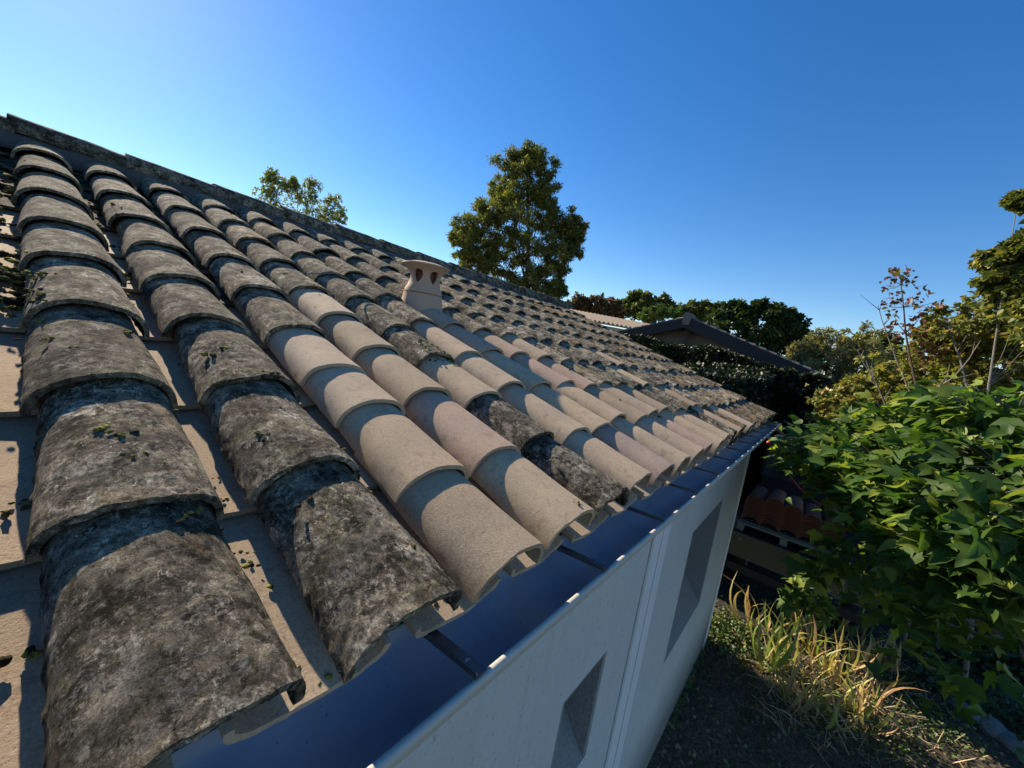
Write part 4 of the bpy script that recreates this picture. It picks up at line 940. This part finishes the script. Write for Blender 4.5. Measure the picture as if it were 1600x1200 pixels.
def ground_cover():
    # leafy creeping weeds at the wall foot and over the bank, dry straw
    P = []; 
    for (u, v, sp_, n) in ((1115, 1000, .16, 1500), (1135, 985, .16, 900), (1150, 1010, .2, 500), (1290, 1080, .5, 1200), (1400, 1060, .3, 1200), (1430, 1100, .3, 700), (1350, 1130, .3, 600), (1500, 1050, .5, 900), (1200, 960, .3, 300), (1100, 1100, .5, 300)):
        d = ray(u, v); c = CAM+d*((-3.12-CAM.z)/d.z)
        q = rng.normal(size=(n, 2))*sp_; 
        for a in q:
            x, y = c.x+a[0], min(c.y+a[1], .10 if c.x+a[0] < 5.62 else 9); P.append((x, y, gz(x, y)+abs(rng.normal())*.05+.02))
    V, Fq = leaf_cloud(np.array(P), .04, T_OVAL, .5); o = obj('weeds', mesh_np('weeds', V, Fq, mat_leaf('weed leaf', (.06, .11, .03), (.12, .17, .05), (.25, .2, .08), .3, cfrac=.15))); tag(o, 'low green weeds and creepers along the wall foot and bank', 'weeds', kind='stuff')
    P = []; n = 15000; x = rng.uniform(1.5, 9.5, n); y = rng.uniform(-5.5, .1, n); keep = ~((x > 6.7) & (y > -1.2)); x, y = x[keep], y[keep]
    P = np.array([(a, b, gz(a, b)+.03+.012*rng.random()) for a, b in zip(x, y)])
    V, Fq = leaf_cloud(P, .045, T_DIA, .75); o = obj('leaf_litter', mesh_np('leaf_litter', V, Fq, mat_leaf('dead fallen leaf', (.10, .065, .04), (.26, .19, .13), (.06, .06, .04), .1, .8, .1, .3))); tag(o, 'fallen dead leaves strewn over the soil', 'leaf litter', kind='stuff')
    P = []; 
    for (u, v, sp_, n) in ((1300, 1070, .45, 260), (1270, 1120, .25, 200), (1350, 1090, .35, 260), (1200, 1050, .25, 80), (1380, 1050, .25, 160)):
        d = ray(u, v); c = CAM+d*((-3.12-CAM.z)/d.z)
        for a in rng.normal(size=(n, 2))*sp_: x, y = c.x+a[0], c.y+a[1]; P.append((x, y, gz(x, y)+.02+.05*rng.random()))
    T_ST = (np.array([(-.015, 0, 0), (.015, 0, 0), (.01, 1, .1), (-.01, 1, .1)], float), np.array([(0, 1, 2), (0, 2, 3)]))
    V, Fq = leaf_cloud(np.array(P), .26, T_ST, .55); o = obj('dry_straw', mesh_np('dry_straw', V, Fq, mat_leaf('straw', (.32, .23, .13), (.60, .48, .31), None, .15, .8))); tag(o, 'tangle of dry straw and dead stalks on the bank', 'straw', kind='stuff')
ground_cover()
def undergrowth():
    P = []
    for (u, v, sp_, n, h) in ((1470, 1000, .35, 1300, .5), (1540, 1010, .45, 1800, .7), (1600, 1040, .45, 1500, .7), (1420, 960, .3, 700, .4), (1500, 960, .45, 1500, .8), (1560, 960, .5, 1500, .9), (1600, 1120, .2, 300, .3), (1460, 1060, .3, 500, .3)):
        d = ray(u, v); c = CAM+d*((-3.2-CAM.z)/d.z)
        for a in rng.normal(size=(n, 2))*sp_: x, y = c.x+a[0], c.y+a[1]; P.append((x, y, gz(x, y)+abs(rng.normal())*h*.45+.02))
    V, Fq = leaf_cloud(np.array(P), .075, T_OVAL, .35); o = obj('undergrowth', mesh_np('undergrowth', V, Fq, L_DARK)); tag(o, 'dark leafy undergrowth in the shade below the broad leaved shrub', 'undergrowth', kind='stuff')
undergrowth()
def stones():
    M_S = simple('grey fieldstone', (.21, .19, .165), .95, 40, 1, .01, vary=.4, vscale=9)
    for (u, v, r, lab) in ((1510, 1105, .16, 'grey stone at the left end of the row lower right'), (1555, 1130, .17, 'middle grey stone of the row lower right'), (1595, 1160, .17, 'grey stone cut by the right edge low down'), (1385, 1085, .08, 'small stone half hidden on the bank')):
        d = ray(u, v); c = CAM+d*((-3.22-CAM.z)/d.z); c.z = gz(c.x, c.y)+r*.2; V, Fq = blob_np(3); sd_ = random.uniform(0, 50)
        V = V*np.array([[1+.25*noise.noise(Vector((a*1.7+sd_ for a in v)))+.08*noise.noise(Vector((a*6+sd_ for a in v)))] for v in V])*np.array([r*1.3, r, r*.62])
        o = obj('stone', mesh_np('stone', V, Fq, M_S, True), None, c, (0, 0, random.uniform(0, 3))); tag(o, lab, 'stone')
stones()
